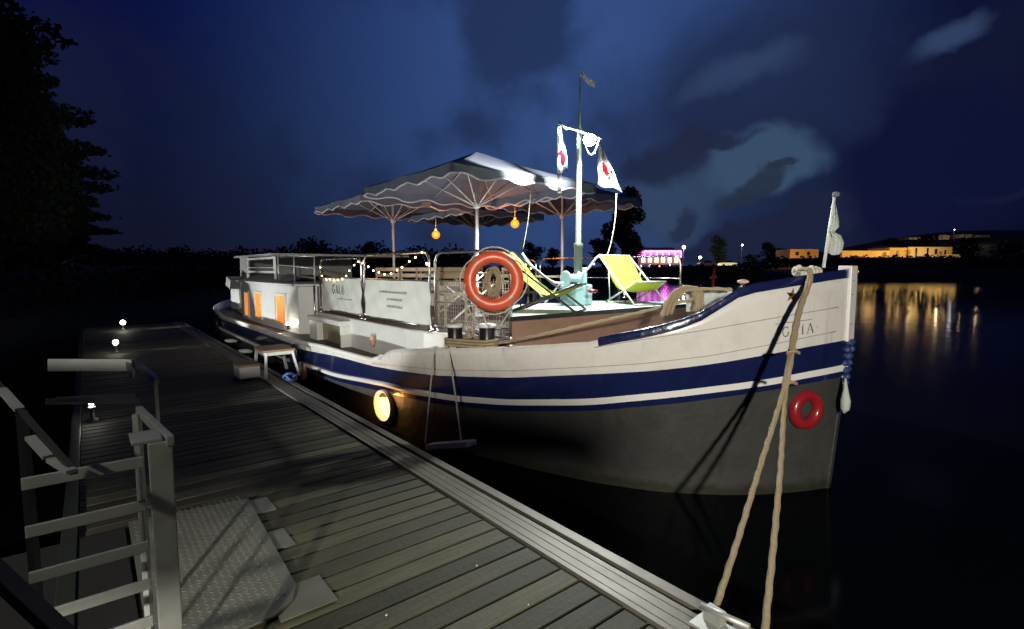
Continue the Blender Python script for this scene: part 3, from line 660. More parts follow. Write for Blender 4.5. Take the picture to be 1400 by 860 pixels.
# hawser heap at the bow
mb = MB(); base = at_d(950, 405, 4.9)
for k in range(3):
    rope(mb, [at_d(905 + 6 * k, 432 - 2 * k, 4.7), at_d(915 + 5 * k, 408, 4.8), at_d(928 + 6 * k, 396, 4.85), at_d(945 + 5 * k, 394 + k, 4.9), at_d(952 + 4 * k, 410, 4.95), at_d(950 + 4 * k, 425, 5)], .02)
rope(mb, [at_d(930, 397, 4.85), at_d(970, 395, 4.9), at_d(1000, 396, 4.95)], .016)
o = mb.build('hawser_coil', 'rope', origin=base); tag(o, 'thick brown hawser looped over the inside of the bow bulwark', 'rope')
mb = MB(); rows = []
for i in range(10): rows.append([at_d(938 + i * 7, 396 + j * 6 - (i > 6) * (i - 6) * j * .8, 5.15 + .04 * math.sin(i * 2 + j * 3)) for j in range(6)])
mb.grid(rows); o = mb.build('folded_net', 'cloth_grey', origin=at_d(970, 400, 5.1)); tag(o, 'grey green netting bunched inside the bow bulwark', 'net')
mb = MB(); mb.sphere(at_d(1016, 385, 4.85), .035, sc=(1.6, 1, .6)); o = mb.build('rag', 'tan', origin=at_d(1016, 385, 4.85)); tag(o, 'small pale rag lying on the blue bow cap rail', 'rag')
# bow fairlead: white rope wrapped
fl = at_d(1103, 371, 4.62)
mb = MB()
for k in range(7): mb.torus(fl + Vector(((k - 3) * .032, -.002 * k, .006 * math.sin(k * 2))), .028 + .006 * math.sin(k * 1.7), .018, (1, .1, .15 * math.sin(k)), 16, 8)
o = mb.build('bow_rope_wrap', 'rope_pale', origin=fl); tag(o, 'white rope wrapped round the bow fairlead', 'rope')
# mooring lines from the bow to the dock
A0 = hull_hit(1101, 372, .05); CL = at_z(978, 832, .47); K1 = at_d(1076, 505, lerp(A0.y, CL.y, .35)); K2 = at_d(1068, 545, lerp(A0.y, CL.y, .42))
mb = MB(); rope(mb, [A0 + Vector((0, .1, .02)), A0 + Vector((0, -.03, .02)), A0 + Vector((-.005, -.06, -.06)), at_d(1090, 430, lerp(A0.y, K1.y, .5)), K1, K2, at_d(1040, 635, lerp(A0.y, CL.y, .62)), at_d(1008, 740, lerp(A0.y, CL.y, .83)), CL], .0155)
for (u, v) in ((1082, 482), (1078, 524)):
    q = at_d(u, v, K1.y + (.05 if v < 500 else -.05)); rope(mb, [q + Vector((-.03, 0, -.01)), q + Vector((.0, -.03, .015)), q + Vector((.035, -.01, .005)), q + Vector((.055, .0, -.005))], .012, sm=4)
o = mb.build('mooring_rope', 'rope', origin=A0); tag(o, 'left strand of the mooring rope, from bow to dock cleat', 'rope', 'mooring lines at the bow')
mb = MB(); rope(mb, [A0 + Vector((.012, -.03, .03)), A0 + Vector((.01, -.07, -.06)), at_d(1093, 430, lerp(A0.y, K1.y, .5)), K1 + Vector((.008, -.02, 0)), at_d(1073, 545, K2.y), at_d(1067, 640, lerp(A0.y, 2.1, .62)), at_d(1057, 750, lerp(A0.y, 2.1, .84)), at_d(1046, 860, 2.1), at_d(1043, 930, 1.9)], .0155)
o = mb.build('mooring_rope', 'rope', origin=A0); tag(o, 'right strand of the mooring rope, dropping to the bottom edge', 'rope', 'mooring lines at the bow')
# blue beaded bow fender and pale tail
mb = MB()
for k in range(10):
    z = 1.36 - k * .062
    for j in range(3):
        th = j * 2.1 + k * 1.0; mb.sphere(W(1.69 + k * .006, TC, z) + DS * .015 * math.sin(th) + DT * .04 * math.cos(th), .036, 10, sc=(1, 1, .85))
M['fender_blue'] = mat('blue_glossy_fender', (.03, .05, .16), .25, var=.5, scale=30, bump=.8, bscale=50, coat=.5)
o = mb.build('bow_fender', 'fender_blue', origin=W(1.6, TC, 1.1)); tag(o, 'knobbly dark blue fender hanging down the stem of the bow', 'fender')
q = at_d(1156, 548, 4.45); mb = MB(); mb.tube([q + Vector((-.01, 0, .2)), q + Vector((-.005, 0, .1)), q, q - Vector((0, 0, .07)), q - Vector((.01, 0, .11))], [.006, .02, .04, .035, .008], 12)
o = mb.build('tail_float', 'cloth_grey', origin=q); tag(o, 'pale teardrop float hanging under the blue bow fender', 'float')
# red ring on the bow
q = hull_hit(1102, 560, .05); tg = (hull_hit(1112, 560, .05) - hull_hit(1092, 560, .05)).normalized(); nz = tg.cross(Vector((0, 0, 1))).normalized(); nz = nz if nz.dot(CAM - q) > 0 else -nz
mb = MB(); mb.torus(q, .125, .05, nz, 40, 14); o = mb.build('red_ring_fender', 'red', origin=q); tag(o, 'glossy red ring fender on the grey hull near the stem', 'fender')
mb = MB(); mb.tube([q + Vector((0, 0, .12)), q + Vector((0, .03, .35))], .005, 5); mb.build('lanyard', 'black', o)
# hanging step board with two ropes
sb_ = thing('hanging_step', at_d(617, 614, 4.75), 'grey step board hung on two ropes at the hull side', 'step')
c = at_d(617, 614, 4.75); mb = MB(); b0 = at_d(588, 610, 4.95); b1 = at_d(645, 606, 4.5); mb.bar(b0, b1, .12, .05); mb.build('board', 'cloth_grey', sb_, bevel=.01)
for (u0, v0, u1, v1) in ((594, 474, 581, 606), (614, 474, 631, 607)):
    d1 = b0.y if u1 < 600 else b1.y + .08
    mb = MB(); rope(mb, [hull_hit(u0 + 6, v0 + 2, -.03), hull_hit(u0, v0 + 6, .03), at_d(lerp(u0, u1, .5), lerp(v0, v1, .5), (hull_hit(u0, v0, 0).y + d1) / 2 - .08), at_d(u1, v1, d1)], .008); mb.build('rope', 'rope_pale', sb_)

# mast with crossbar and floodlight, mint winch cabinet at its foot
MS, MT = 4.9, 5.1
mast = thing('deck_mast', W(MS, MT, 1.52), 'pale steel mast with crossbar and floodlight on the foredeck', 'mast')
mb = MB(); mb.lathe(W(MS, MT, 1.52), [(.055, 0), (.055, .76), (.064, .77), (.064, .82), (.038, .83), (.033, 2.3), (.018, 2.33), (.01, 2.6), (.006, 2.95)], 16); M['mast'] = mat('grey_green_mast_paint', (.085, .1, .075), .5); mb.build('pole', 'mast', mast)
mb = MB(); pa, pb_ = at_d(765, 170, 6.95), at_d(822, 190, 6.95); mb.tube([pa, pb_], .016); mb.tube([pa + Vector((-.02, 0, .02)), pa + Vector((.1, 0, -.05))], .02, 6); mb.build('crossbar', 'frame_green', mast)
LP = at_d(806, 191, 6.8)
mb = MB(); mb.box(LP + Vector((0, .06, .0)), (.06, 0, 0), (0, .025, 0), (0, 0, .05)); fl_ = mb.build('floodlight', 'black', mast, bevel=.01)
mb = MB(); mb.sphere(LP, .075, 20, sc=(1.05, .5, 1)); mb.build('lamp', 'lamp_white', fl_)
mb = MB(); rope(mb, sag(LP + Vector((-.06, 0, -.05)), LP + Vector((.12, 0, -.0)), .16, 8), .008); mb.build('cable', 'rope_pale', fl_)
mb = MB(); p = at_d(803, 112, 7.1)
mb.grid([[p + Vector((-.1 + .05 * i, .0 + .02 * math.sin(i * 1.5), .13 - .045 * i + dz + .02 * math.sin(i * 2))) for i in range(5)] for dz in (0.03, -.05)]); mb.build('burgee', 'cloth_grey', mast)
spot('floodlight_beam', LP + Vector((.08, -.12, -.02)), LP + Vector((.08, -.12, 0)) - DS * .3 + DT * .35 - Vector((0, 0, 1)), 680, 152, .25, (.93, 1.0, .97), .05)
spot('floodlight_second_beam', LP + Vector((-.16, -.02, .04)), W(6.1, 5.25, 3.62), 800, 70, .5, (.93, 1.0, .97), .05)
cab = thing('winch_cabinet', W(MS, MT, 1.52), 'mint painted winch cabinet at the foot of the mast', 'cabinet')
mb = MB(); mb.sbox(MS - .16, MS + .14, MT - .2, MT + .12, 1.522, 1.8); mb.build('housing', 'green_box', cab, bevel=.02)
mb = MB(); mb.lathe(W(MS - .02, MT - .14, 1.88), [(.001, -.12), (.1, -.12), (.1, -.1), (.055, -.095), (.055, .095), (.1, .1), (.1, .12), (.001, .12)], 20, DT); mb.box(W(MS, MT + .12, 1.9), DS * .03, DT * .03, (0, 0, .12)); mb.build('winch_drum', 'green_box', cab, bevel=.01)
# flags
def flag(corners, label, emb, d0):
    e = thing('flag', at_d(corners[0][0], corners[0][1], d0), label, 'flag', 'red and white flags on the mast')
    a, b, c_, d_ = corners; rows = []; n, k = 12, 9
    for i in range(n):
        y = i / (n - 1); r = []
        for j in range(k):
            x = j / (k - 1); u = lerp(lerp(a[0], b[0], x), lerp(d_[0], c_[0], x), y); v = lerp(lerp(a[1], b[1], x), lerp(d_[1], c_[1], x), y)
            r.append(at_d(u + 1.2 * math.sin(y * 9 + x * 3) * y, v + 2 * math.sin(x * 7), d0 + .03 * math.sin(x * 9 + y * 4)))
        rows.append(r)
    m_ = MB(); m_.grid(rows); m_.build('cloth', 'flag', e)
    m_ = MB()
    for q, (eu, ev, ru, rv, rot) in enumerate(emb):
        pts = []
        for t_ in range(14):
            th = 2 * math.pi * t_ / 14; x = ru * math.cos(th) * (1 + .25 * math.sin(3 * th)); y = rv * math.sin(th)
            pts.append(at_d(eu + x * math.cos(rot) - y * math.sin(rot), ev + x * math.sin(rot) + y * math.cos(rot), d0 - .045 - .002 * q))
        m_.quad(pts)
    m_.build('emblem', 'flag_red', e, merge=False)
flag([(763, 173), (768, 173), (778, 232), (761, 240)], 'narrow white flag with red figure hanging left of the mast', [(769.5, 214, 3.2, 9, -.2), (766, 208, 1.5, 5, .5)], 7.2)
flag([(818, 195), (821, 195), (852, 262), (817, 252)], 'wide white flag with red figure hanging right of the mast, below the floodlight', [(826.5, 229, 3.2, 8, -.3), (832, 238, 1.2, 4, .9), (835, 233, 1, 3, -.6)], 7.35)
mb = MB(); mb.grid([[at_d(lerp(765, 762 + 10 * x, 1) + 0 * y, 238 + 26 * y, 6.98 + .02 * math.sin(8 * y)) for x in (0, .3, .6)] for y in [i / 6 for i in range(7)]]); o = mb.build('tied_cloth', 'flag', origin=at_d(765, 250, 7)); tag(o, 'strip of white cloth tied below the narrow flag', 'cloth')
mb = MB(); mb.tube(curve([at_d(843, 265, 6.85), at_d(841, 300, 6.7), at_d(836, 330, 6.6), at_d(830, 350, 6.5)]), .007); o = mb.build('halyard', 'rope_pale', origin=at_d(843, 265, 6.85)); tag(o, 'pale halyard from the wide flag down to the right deck chair', 'line', 'flag halyards')
mb = MB(); mb.tube(curve([at_d(726, 256, 6.6), at_d(722, 300, 6.3), at_d(715, 340, 5.9)]), .005); o = mb.build('halyard', 'rope_pale', origin=at_d(726, 256, 6.6)); tag(o, 'thin pale line dropping from the canopy to the railing end', 'line', 'flag halyards')

# banners tied to the railing
def banner(u0, u1, z0_, z1, label, texts):
    t = 3.335; a = at_t(u0, 400, t).dot(DS); b = at_t(u1, 400, t).dot(DS); rows = []
    for i in range(13):
        k = i / 12; rows.append([W(lerp(a, b, j / 30), t + .006 * math.sin(j * 1.1 + i * .8) + .006 * math.sin(j * .5 - i), lerp(z0_, z1, k) + .008 * math.sin(j * .35) * (k - .5)) for j in range(31)])
    m_ = MB(); m_.grid(rows); o = m_.build('railing_banner', 'vinyl', origin=W((a + b) / 2, t, z0_)); tag(o, label, 'banner', 'vinyl banners along the railing')
    return o, a, b, t
o, a, b, t = banner(440.5, 494, 1.29, 1.84, 'left banner on the railing, with the boat name lettered on it', 0)
L_ = abs(a - b)
def P_ban(x, y, l): return W(a - (.27 * L_ + x * .135), t - .014 - l, 1.58 + y * .15)
mb = MB(); text(mb, '.GAJA.', P_ban, gap=.3, bold=1.2); mb.build('lettering', 'ink', o, merge=False)
mb = MB()
for k in range(7): mb.quad([W(a - (.45 * L_ + .09 * k), t - .018, 1.49), W(a - (.45 * L_ + .09 * k + .06), t - .018, 1.49), W(a - (.45 * L_ + .09 * k + .06), t - .018, 1.505), W(a - (.45 * L_ + .09 * k), t - .018, 1.505)])
mb.build('small_print', 'ink_pale', o, merge=False)
o, a, b, t = banner(499, 588, 1.29, 1.84, 'right banner on the railing, wider, with faded small print', 0)
L_ = abs(a - b); mb = MB()
for (f0, f1, z) in ((.28, .68, 1.66), (.4, .62, 1.56), (.4, .62, 1.46)):
    x = f0
    while x < f1:
        w_ = .012 + random.random() * .02; mb.quad([W(a - L_ * x, t - .018, z), W(a - L_ * (x + w_), t - .018, z), W(a - L_ * (x + w_), t - .018, z + .028), W(a - L_ * x, t - .018, z + .028)]); x += w_ + .008
mb.build('small_print', 'ink_pale', o, merge=False)

# lifebuoy on the railing end with a coiled line
lb = at_d(675, 384, 5.35); nb = Vector((.02, -1, .05)).normalized(); ring = thing('lifebuoy', lb, 'orange lifebuoy hanging on the railing in front of the deck', 'lifebuoy')
mb = MB(); mb.torus(lb, .243, .064, nb, 56, 16, sq=.8); mb.build('ring', 'orange', ring)
M['band'] = mat('retroreflective_band', (.42, .13, .07), .35)
ua = Vector((1, 0, 0)); ub = Vector((0, 0, 1))
for th in (.8, 2.35, 3.95, 5.5):
    mb = MB(); rows = []
    for q in range(-3, 4):
        d = (ua * math.cos(th + q * .035) + ub * math.sin(th + q * .035)); d = (d - nb * d.dot(nb)).normalized()
        rows.append([lb + d * (.243 + .066 * math.cos(2 * math.pi * j / 14)) + nb * (.0535 * math.sin(2 * math.pi * j / 14)) for j in range(14)])
    mb.grid(rows, 0, True, True); mb.build('band', 'band', ring)
mb = MB(); pts = []
for k in range(4):
    for q in range(9):
        th = .8 + math.pi / 2 * (k + q / 8); rr_ = .312 + .03 * math.sin(math.pi * q / 8); pts.append(lb + ua * math.cos(th) * rr_ + ub * math.sin(th) * rr_ * 1.0 + nb * .01)
rope(mb, pts[:36], .007, sm=2); mb.build('grab_line', 'rope_pale', ring)
mb = MB()
for k in range(16):
    ph = random.uniform(0, 6); cx_ = random.uniform(-.03, .02); wx = random.uniform(.05, .11); hz_ = random.uniform(.09, .16)
    pts = [lb + ua * (cx_ + wx * math.cos(q * .55 + ph) * .8) + ub * (-.01 + hz_ * math.sin(q * .55 + ph)) + nb * (.0 + .02 * math.sin(q + k)) for q in range(12)]
    rope(mb, pts, .0055, sm=3)
for k in range(5): rope(mb, [lb + ua * (-.1 + .05 * k) + ub * .02, lb + ua * (.02 * k - .05) - ub * .08, lb + ua * (.03 * (k - 2)) - ub * .19], .005, sm=4)
o = mb.build('line_coil', 'rope', origin=lb); tag(o, 'tangled coil of brown line hanging inside the orange lifebuoy', 'rope')
for px, rr_, lab in (([(636, 388, 5.3), (634, 405, 5.3), (642, 425, 5.25), (652, 440, 5.2)], .007, 'long pale line dangling at the left of the lifebuoy'), ([(660, 425, 5.25), (664, 440, 5.2), (668, 446, 5.2)], .009, 'short thick line end hanging straight below the lifebuoy'), ([(698, 425, 5.2), (690, 436, 5.2), (684, 446, 5.2)], .007, 'pale line slanting below the right side of the lifebuoy')):
    mb = MB(); P = [at_d(*q) for q in px]; rope(mb, P, rr_); o = mb.build('loose_line', 'rope_pale', origin=P[0]); tag(o, lab, 'rope', 'loose lines by the lifebuoy')

# deck chairs
def deckchair(c, az, label, dark):
    e = thing('deck_chair', c, label, 'deck chair', 'lime deck chairs on the foredeck'); fx = Vector((math.sin(az), math.cos(az), 0)); fy = Vector((fx.y, -fx.x, 0)); hwid = .26
    def Q(x, y, z): return Vector(c) + fx * (x - .36) + fy * y + Vector((0, 0, z))
    for nm, (p0, p1), hw_, r in (('back_frame', ((-.17, .68), (.74, 0.01)), hwid, .013), ('seat_frame', ((.0, .01), (.74, .31)), hwid - .03, .013)):
        m_ = MB()
        for sgn in (-1, 1): m_.tube([Q(p0[0], sgn * hw_, p0[1]), Q(p1[0], sgn * hw_, p1[1])], r, 8)
        for p in (p0, p1): m_.tube([Q(p[0], -hw_, p[1]), Q(p[0], hw_, p[1])], r, 8)
        m_.build(nm, dark if nm == 'seat_frame' else dark, e)
    m_ = MB()
    for sgn in (-1, 1): m_.tube([Q(.12, sgn * (hwid + .012), .47), Q(.1, sgn * (hwid - .03), .06)], .008, 6)
    m_.build('prop', dark, e)
    m_ = MB(); prof_ = curve([Vector((-.17, 0, .69)), Vector((0, 0, .52)), Vector((.17, 0, .33)), Vector((.36, 0, .2)), Vector((.54, 0, .2)), Vector((.74, 0, .325))], 6)
    m_.grid([[Q(p.x, y, p.z - .03 * (1 - (y / .23) ** 2) * math.sin(math.pi * i / len(prof_))) for y in (-.25, -.16, -.08, 0, .08, .16, .25)] for i, p in enumerate(prof_)]); m_.build('sling', 'lime', e)
deckchair(W(4.42, 4.12, 1.522) + Vector((.0, 0, 0)), math.radians(110), 'left lime deck chair seen from the side, between railing and mast', 'frame_dark')
deckchair(at_z(867, 415, 1.522) + Vector((-.0, .0, 0)), math.radians(158), 'right lime deck chair facing the bow, brightly lit right of the mast', 'frame_green')
# tables, benches
def table(c, az, w, d, h, label, top='wood_pale', name='folding_table'):
    e = thing(name, c, label, 'table'); fx = Vector((math.sin(az), math.cos(az), 0)); fy = Vector((fx.y, -fx.x, 0)); c = Vector(c)
    m_ = MB(); m_.box(c + Vector((0, 0, h)), fx * w / 2, fy * d / 2, (0, 0, .014)); m_.build('table_top', top, e, bevel=.004)
    for sgn in (-1, 1):
        for k in (-1, 1):
            m_ = MB(); m_.bar(c + fx * (w * .42) * k + fy * sgn * d * .4, c - fx * (w * .42) * k + fy * (sgn * d * .4 - .02 * k) + Vector((0, 0, h - .015)), .03, .018); m_.build('leg', 'frame_green', e)
table(at_d(747, 378, 7.6) * 1.0 + Vector((0, 0, -.7)), math.radians(95), .62, .5, .70, 'pale folding table with crossed legs behind the left deck chair')
mb_i = 0
def bench(u, v, d, w, az, label):
    global mb_i
    c = at_d(u, v, d); c.z = 1.216; e = thing('wooden_chair', c, label, 'chair', 'wooden chairs under the canopies'); fx = Vector((math.sin(az), math.cos(az), 0)); fy = Vector((fx.y, -fx.x, 0))
    m_ = MB()
    for k, z in enumerate((.58, .68, .78)): m_.box(c + fy * .0 + Vector((0, 0, z)), fx * w / 2, fy * .01, (0, 0, .03))
    m_.build('backrest', 'wood_pale', e)
    m_ = MB(); m_.box(c + fy * .22 + Vector((0, 0, .43)), fx * w / 2, fy * .22, (0, 0, .015)); m_.build('seat', 'wood_pale', e)
    for a_ in (-1, 1):
        for b_ in (0, 1):
            m_ = MB(); m_.bar(c + fx * a_ * w * .46 + fy * (b_ * .42), c + fx * a_ * w * .46 + fy * (b_ * .42 - (0 if b_ else .0)) + Vector((0, 0, .43 if b_ else .8)), .03, .03); m_.build('leg', 'wood_pale', e)
bench(530, 372, 9.2, .42, math.radians(60), 'wooden chair with fairy lights in front of its back, by the left canopy pole')
bench(562, 372, 8.8, .36, math.radians(60), 'wooden chair just right of the left canopy pole')
bench(583, 371, 8.5, .36, math.radians(60), 'wooden chair nearest the middle railing post')
bench(618, 380, 7.6, .44, math.radians(70), 'wooden chair behind the wire mesh, left of the lifebuoy')
bench(705, 385, 8.3, .44, math.radians(80), 'wooden chair seen behind the lifebuoy, right of it')
tb = at_d(640, 385, 8.3); tb.z = 1.216; table(tb, math.radians(51), 1.2, .7, .72, 'dark wooden table under the main canopy, behind the wire mesh', 'wood', 'wooden_table')
mb = MB(); q = at_d(810, 398, 6.1); mb.sphere(q, .055, sc=(1.2, 1, .45)); o = mb.build('red_cushion', 'red', origin=q); tag(o, 'small red cushion between mast and right deck chair', 'cushion')
# blue rope light
mb = MB(); mb.tube(curve([at_d(714, 346, 6.3), at_d(724, 360, 6.3), at_d(742, 376, 6.5), at_d(758, 386, 6.7), at_d(774, 386, 6.9), at_d(790, 382, 7.0)]), .014); mb.tube(curve([at_d(797, 374, 6.9), at_d(806, 365, 6.85), at_d(815, 353, 6.8), at_d(822, 349, 6.7)]), .014)
o = mb.build('rope_light', 'led_blue', origin=at_d(760, 386, 6.7)); tag(o, 'blue rope light looped between railing, mast and chairs', 'light')

# parasols
def parasol(s_, t_, a, ze, zp, label, zb=1.216, hub_low=.62):
    e = thing('square_parasol', W(s_, t_, zb), label, 'parasol', 'dark square parasols over the deck')
    pk = W(s_, t_, zp); cor = [(-a, -a), (a, -a), (a, a), (-a, a)]
    m_ = MB(); n = 12
    edge = []
    for k in range(4):
        p0, p1 = cor[k], cor[(k + 1) % 4]
        for i in range(n): x = i / n; edge.append((lerp(p0[0], p1[0], x), lerp(p0[1], p1[1], x), -.0 - .07 * math.sin(math.pi * ((x * 2) % 1)) * 1.0 + (.0)))
    rows = []
    for r in (0.02, .25, .5, .75, 1.0):
        rows.append([W(s_ + ex * r, t_ + ey * r, lerp(zp, ze, r) + (-.05 * math.sin(math.pi * r)) * (.6 if True else 0) - ez * 0 + (.035 * abs(ez) / .07) * -r * .6) for ex, ey, ez in edge])
    m_.grid(rows, 0, True, True); m_.build('canopy', 'canvas', e)
    # scalloped valance with braid
    m_ = MB(); top, bot = [], []; K = len(edge) * 3; br = []
    for i in range(K):
        q0 = edge[(i // 3) % len(edge)]; q1 = edge[(i // 3 + 1) % len(edge)]; x = (i % 3) / 3; ex, ey, ez = [lerp(q0[c_], q1[c_], x) for c_ in range(3)]
        zt = ze + (.035 * abs(ez) / .07) * -.6; d = .13 + .03 * math.sin(i * math.pi * 2 / 9); fl = 1.0 + .012 * math.sin(i * 2 * math.pi / 4.5)
        top.append(W(s_ + ex, t_ + ey, zt)); b_ = W(s_ + ex * fl, t_ + ey * fl, zt - d); bot.append(b_)
    m_.grid([top, bot], 0, True, True); m_.build('valance', 'canvas', e)
    m_ = MB(); m_.tube(bot, .014, 6, closed=True); m_.build('braid', 'trim', e)
    m_ = MB(); m_.tube([W(s_, t_, zb), W(s_, t_, zp - .02)], .028, 12); m_.lathe(W(s_, t_, zb), [(.22, 0), (.22, .03), (.05, .04), (.04, .12)], 20); m_.build('pole', 'rib', e)
    m_ = MB(); m_.lathe(W(s_, t_, ze - hub_low + .3), [(.03, -.06), (.06, -.04), (.06, .04), (.03, .06)], 12); m_.lathe(W(s_, t_, zp - .1), [(.03, -.05), (.06, -.03), (.06, .03), (.03, .05)], 12); m_.build('hub', 'rib', e)
    for k in range(8):
        th = k * math.pi / 4; dx, dy = math.cos(th), math.sin(th); sc_ = a / max(abs(dx), abs(dy)); dx, dy = dx * sc_, dy * sc_
        m_ = MB(); P = lambda r, dz=0: W(s_ + dx * r, t_ + dy * r, lerp(zp, ze, r) - .05 - .045 * math.sin(math.pi * r) + dz)
        m_.tube([P(.03), P(.5), P(.985)], .012, 6); rb = m_.build('rib', 'rib', e)
        m_ = MB(); m_.tube([W(s_ + dx * .03, t_ + dy * .03, ze - hub_low + .3), P(.52, -.01)], .011, 6); m_.build('strut', 'rib', rb)
    return e
parasol(7.25, 5.12, 1.38, 3.38, 3.93, 'main square parasol nearest the mast, its peak the highest of the four')
parasol(11.0, 5.45, 1.3, 3.42, 3.9, 'leftmost square parasol above the left railing')
parasol(7.75, 7.6, 1.12, 3.4, 3.85, 'rightmost square parasol, its corner reaching right past the mast')
parasol(11.2, 7.85, 1.25, 3.38, 3.85, 'rear square parasol glowing orange, seen below the main one')
mb = MB(); q = at_d(583, 280, 9.0); mb.box(q, (.07, 0, 0), (0, .02, 0), (0, 0, .045)); o = mb.build('canopy_tag', 'wood_pale', origin=q); tag(o, 'small pale box hanging from the near parasol edge', 'box')
# orange lanterns
for (u, v, d, lab) in ((596, 321, 11.2, 'left orange lantern hanging below the canopies'), (704, 306, 10.6, 'right orange lantern hanging below the canopies')):
    p = at_d(u, v, d); e = thing('hanging_lantern', p, lab, 'lantern', 'orange lanterns under the parasols')
    mb = MB(); mb.sphere(p, .085, 16); mb.build('globe', 'lamp_orange', e)
    mb = MB(); mb.lathe(p + Vector((0, 0, .08)), [(.03, 0), (.03, .05), (.001, .06)], 12); mb.tube([p + Vector((0, 0, .12)), p + Vector((0, 0, .45))], .005, 5); mb.build('cord', 'rib', e)
    point('lantern_light', p - Vector((0, .13, 0)), 18, (1, .3, .05), .08)
point('under_canopy_fill', W(6.9, 4.9, 1.95), 95, (.9, .92, 1), .1)  # added fill in place of deck bounce on the parasol undersides
# fairy lights along the railing
e = thing('fairy_lights', W(8, 3.34, 2.0), 'string of warm fairy lights swagged along the left railings', 'light string')
P_ = [(438, 365), (440, 375), (448, 382), (466, 382), (475, 374), (484, 362), (492, 356), (500, 362), (508, 368), (518, 372), (530, 374), (545, 369), (556, 361), (567, 352), (578, 346), (580, 355), (585, 361)]
P3 = [at_t(u, v, 3.33) for u, v in P_]; cp = curve(P3, 5); mb = MB(); mb.tube(cp, .004, 5); mb.build('wire', 'black', e)
for k, p in enumerate(resample(cp, .19)):
    mb = MB(); mb.sphere(p + Vector((random.uniform(-.01, .01), -.012, random.uniform(-.015, .01))), .0135, 8); mb.build('bulb', 'fairy', e)
for (u, v) in ((719, 362), (726, 367), (812, 361)):
    mb = MB(); mb.sphere(at_d(u, v, 8.2), .012, 8); mb.build('bulb', 'fairy', e)
point('fairy_glow', W(8.4, 3.6, 2.05), 2.5, (1, .7, .35), .15); point('fairy_glow', W(6.8, 3.6, 2.05), 2.5, (1, .7, .35), .15)
# deck floor lamps at the foot of the deckhouse
p = at_t(394, 442, 3.05); e = thing('deck_lamp', p, 'small bright lamp at the foot of the deckhouse wall', 'lamp')
mb = MB(); mb.lathe(p - Vector((0, 0, .12)), [(.03, 0), (.03, .06), (.02, .08)], 12); mb.build('base', 'black', e)
mb = MB(); mb.sphere(p - Vector((0, 0, .01)), .03, 10); mb.build('bulb', 'lamp_bollard', e)
point('deck_lamp_light', p - DT * .06 + DS * .2, 3.0, (1, .97, .85), .03)

# boarding step, box and rope on the dock
def leg4(name, parent, pts, m, w=.03):
    for a_, b_ in pts: m_ = MB(); m_.bar(a_, b_, w, w); m_.build(name, m, parent)
stp = thing('boarding_step', W(8.3, 2.1, .42), 'white boarding step with splayed legs bridging dock and barge', 'step')
T = [at_t(357, 475, 1.9), at_t(369, 483, 1.8), at_t(393, 481, 2.35), at_t(383, 474, 2.45)]; zt = .92
mb = MB(); mb.sbox(8.03, 8.62, 1.92, 2.36, .8, .83); mb.build('tread', 'wood', stp, bevel=.006)
mb = MB(); mb.sbox(8.04, 8.055, 1.94, 2.34, .75, .797); mb.sbox(8.6, 8.615, 1.94, 2.34, .75, .797); mb.sbox(8.056, 8.6, 1.93, 1.942, .75, .797); mb.build('apron', 'white', stp)
leg4('leg', stp, [(W(8.02, 1.93, .42), W(8.06, 1.96, .8)), (W(8.66, 1.93, .42), W(8.6, 1.96, .8)), (W(8.02, 2.4, .42), W(8.06, 2.32, .8)), (W(8.66, 2.4, .42), W(8.6, 2.32, .8))], 'white', .032)
bx = thing('storage_box', W(8.35, 1.75, .4), 'white box on the dock beside the boarding step', 'box')
mb = MB(); mb.sbox(8.18, 8.55, 1.62, 1.9, .425, .6); mb.build('body', 'white', bx, bevel=.02)
mb = MB(); mb.sbox(8.165, 8.565, 1.605, 1.915, .605, .63); mb.build('lid', 'wood', bx, bevel=.01)
mb = MB(); c = at_z(397, 516, .47)
for k in range(5): mb.torus(c + Vector((.03 * math.sin(k * 2), .03 * math.cos(k * 3), .02 * (k % 2))), .07, .018, (math.sin(k * 1.3) * .8, math.cos(k * 2) * .8, 1), 18, 6)
o = mb.build('blue_rope_coil', 'rope_blue', origin=c); tag(o, 'blue rope coil on the dock edge beside the boarding step', 'rope')
for k, (u, v) in enumerate(((316, 466), (336, 480))):
    c = at_z(u, v, .48); mb = MB(); mb.sphere(c, .07, 10, sc=(1.6, 1, .6)); mb.torus(c, .1, .025, (.1, .1, 1), 18, 6); o = mb.build('rope_bundle', 'cloth_grey', origin=c); tag(o, ('small pale rope bundle on the far dock edge', 'pale rope bundle on the dock edge behind the boarding step')[k], 'rope', 'rope bundles on the dock edge')

# bow flagstaff with hanging cloth
fs = thing('bow_flagstaff', at_d(1127, 363, 4.75), 'raked bow flagstaff with limp pale cloth wrapped on it', 'flagstaff')
mb = MB(); mb.tube([at_d(1126, 366, 4.75), at_d(1133, 320, 4.74), at_d(1141, 268, 4.73)], [.014, .014, .012], 8); mb.build('staff', 'rib', fs)
mb = MB(); mb.sphere(at_d(1143, 266, 4.72), .03, 12, sc=(1.1, 1, .9)); mb.build('finial', 'flag', fs)
def cloth(px, m, nm, par, d):
    rows = []
    for i in range(len(px)):
        (u0, v0), (u1, v1) = px[i]; rows.append([at_d(lerp(u0, u1, j / 8) , lerp(v0, v1, j / 8), d + .02 * math.sin(j * 1.6 + i * .7)) for j in range(9)])
    m_ = MB(); m_.grid(rows); return m_.build(nm, m, par)
cloth([((1141, 275), (1143, 280)), ((1138, 290), (1145, 292)), ((1134, 305), (1147, 302)), ((1131, 314), (1147, 310)), ((1134, 318), (1140, 318))], 'cloth_grey', 'upper_cloth', fs, 4.72)
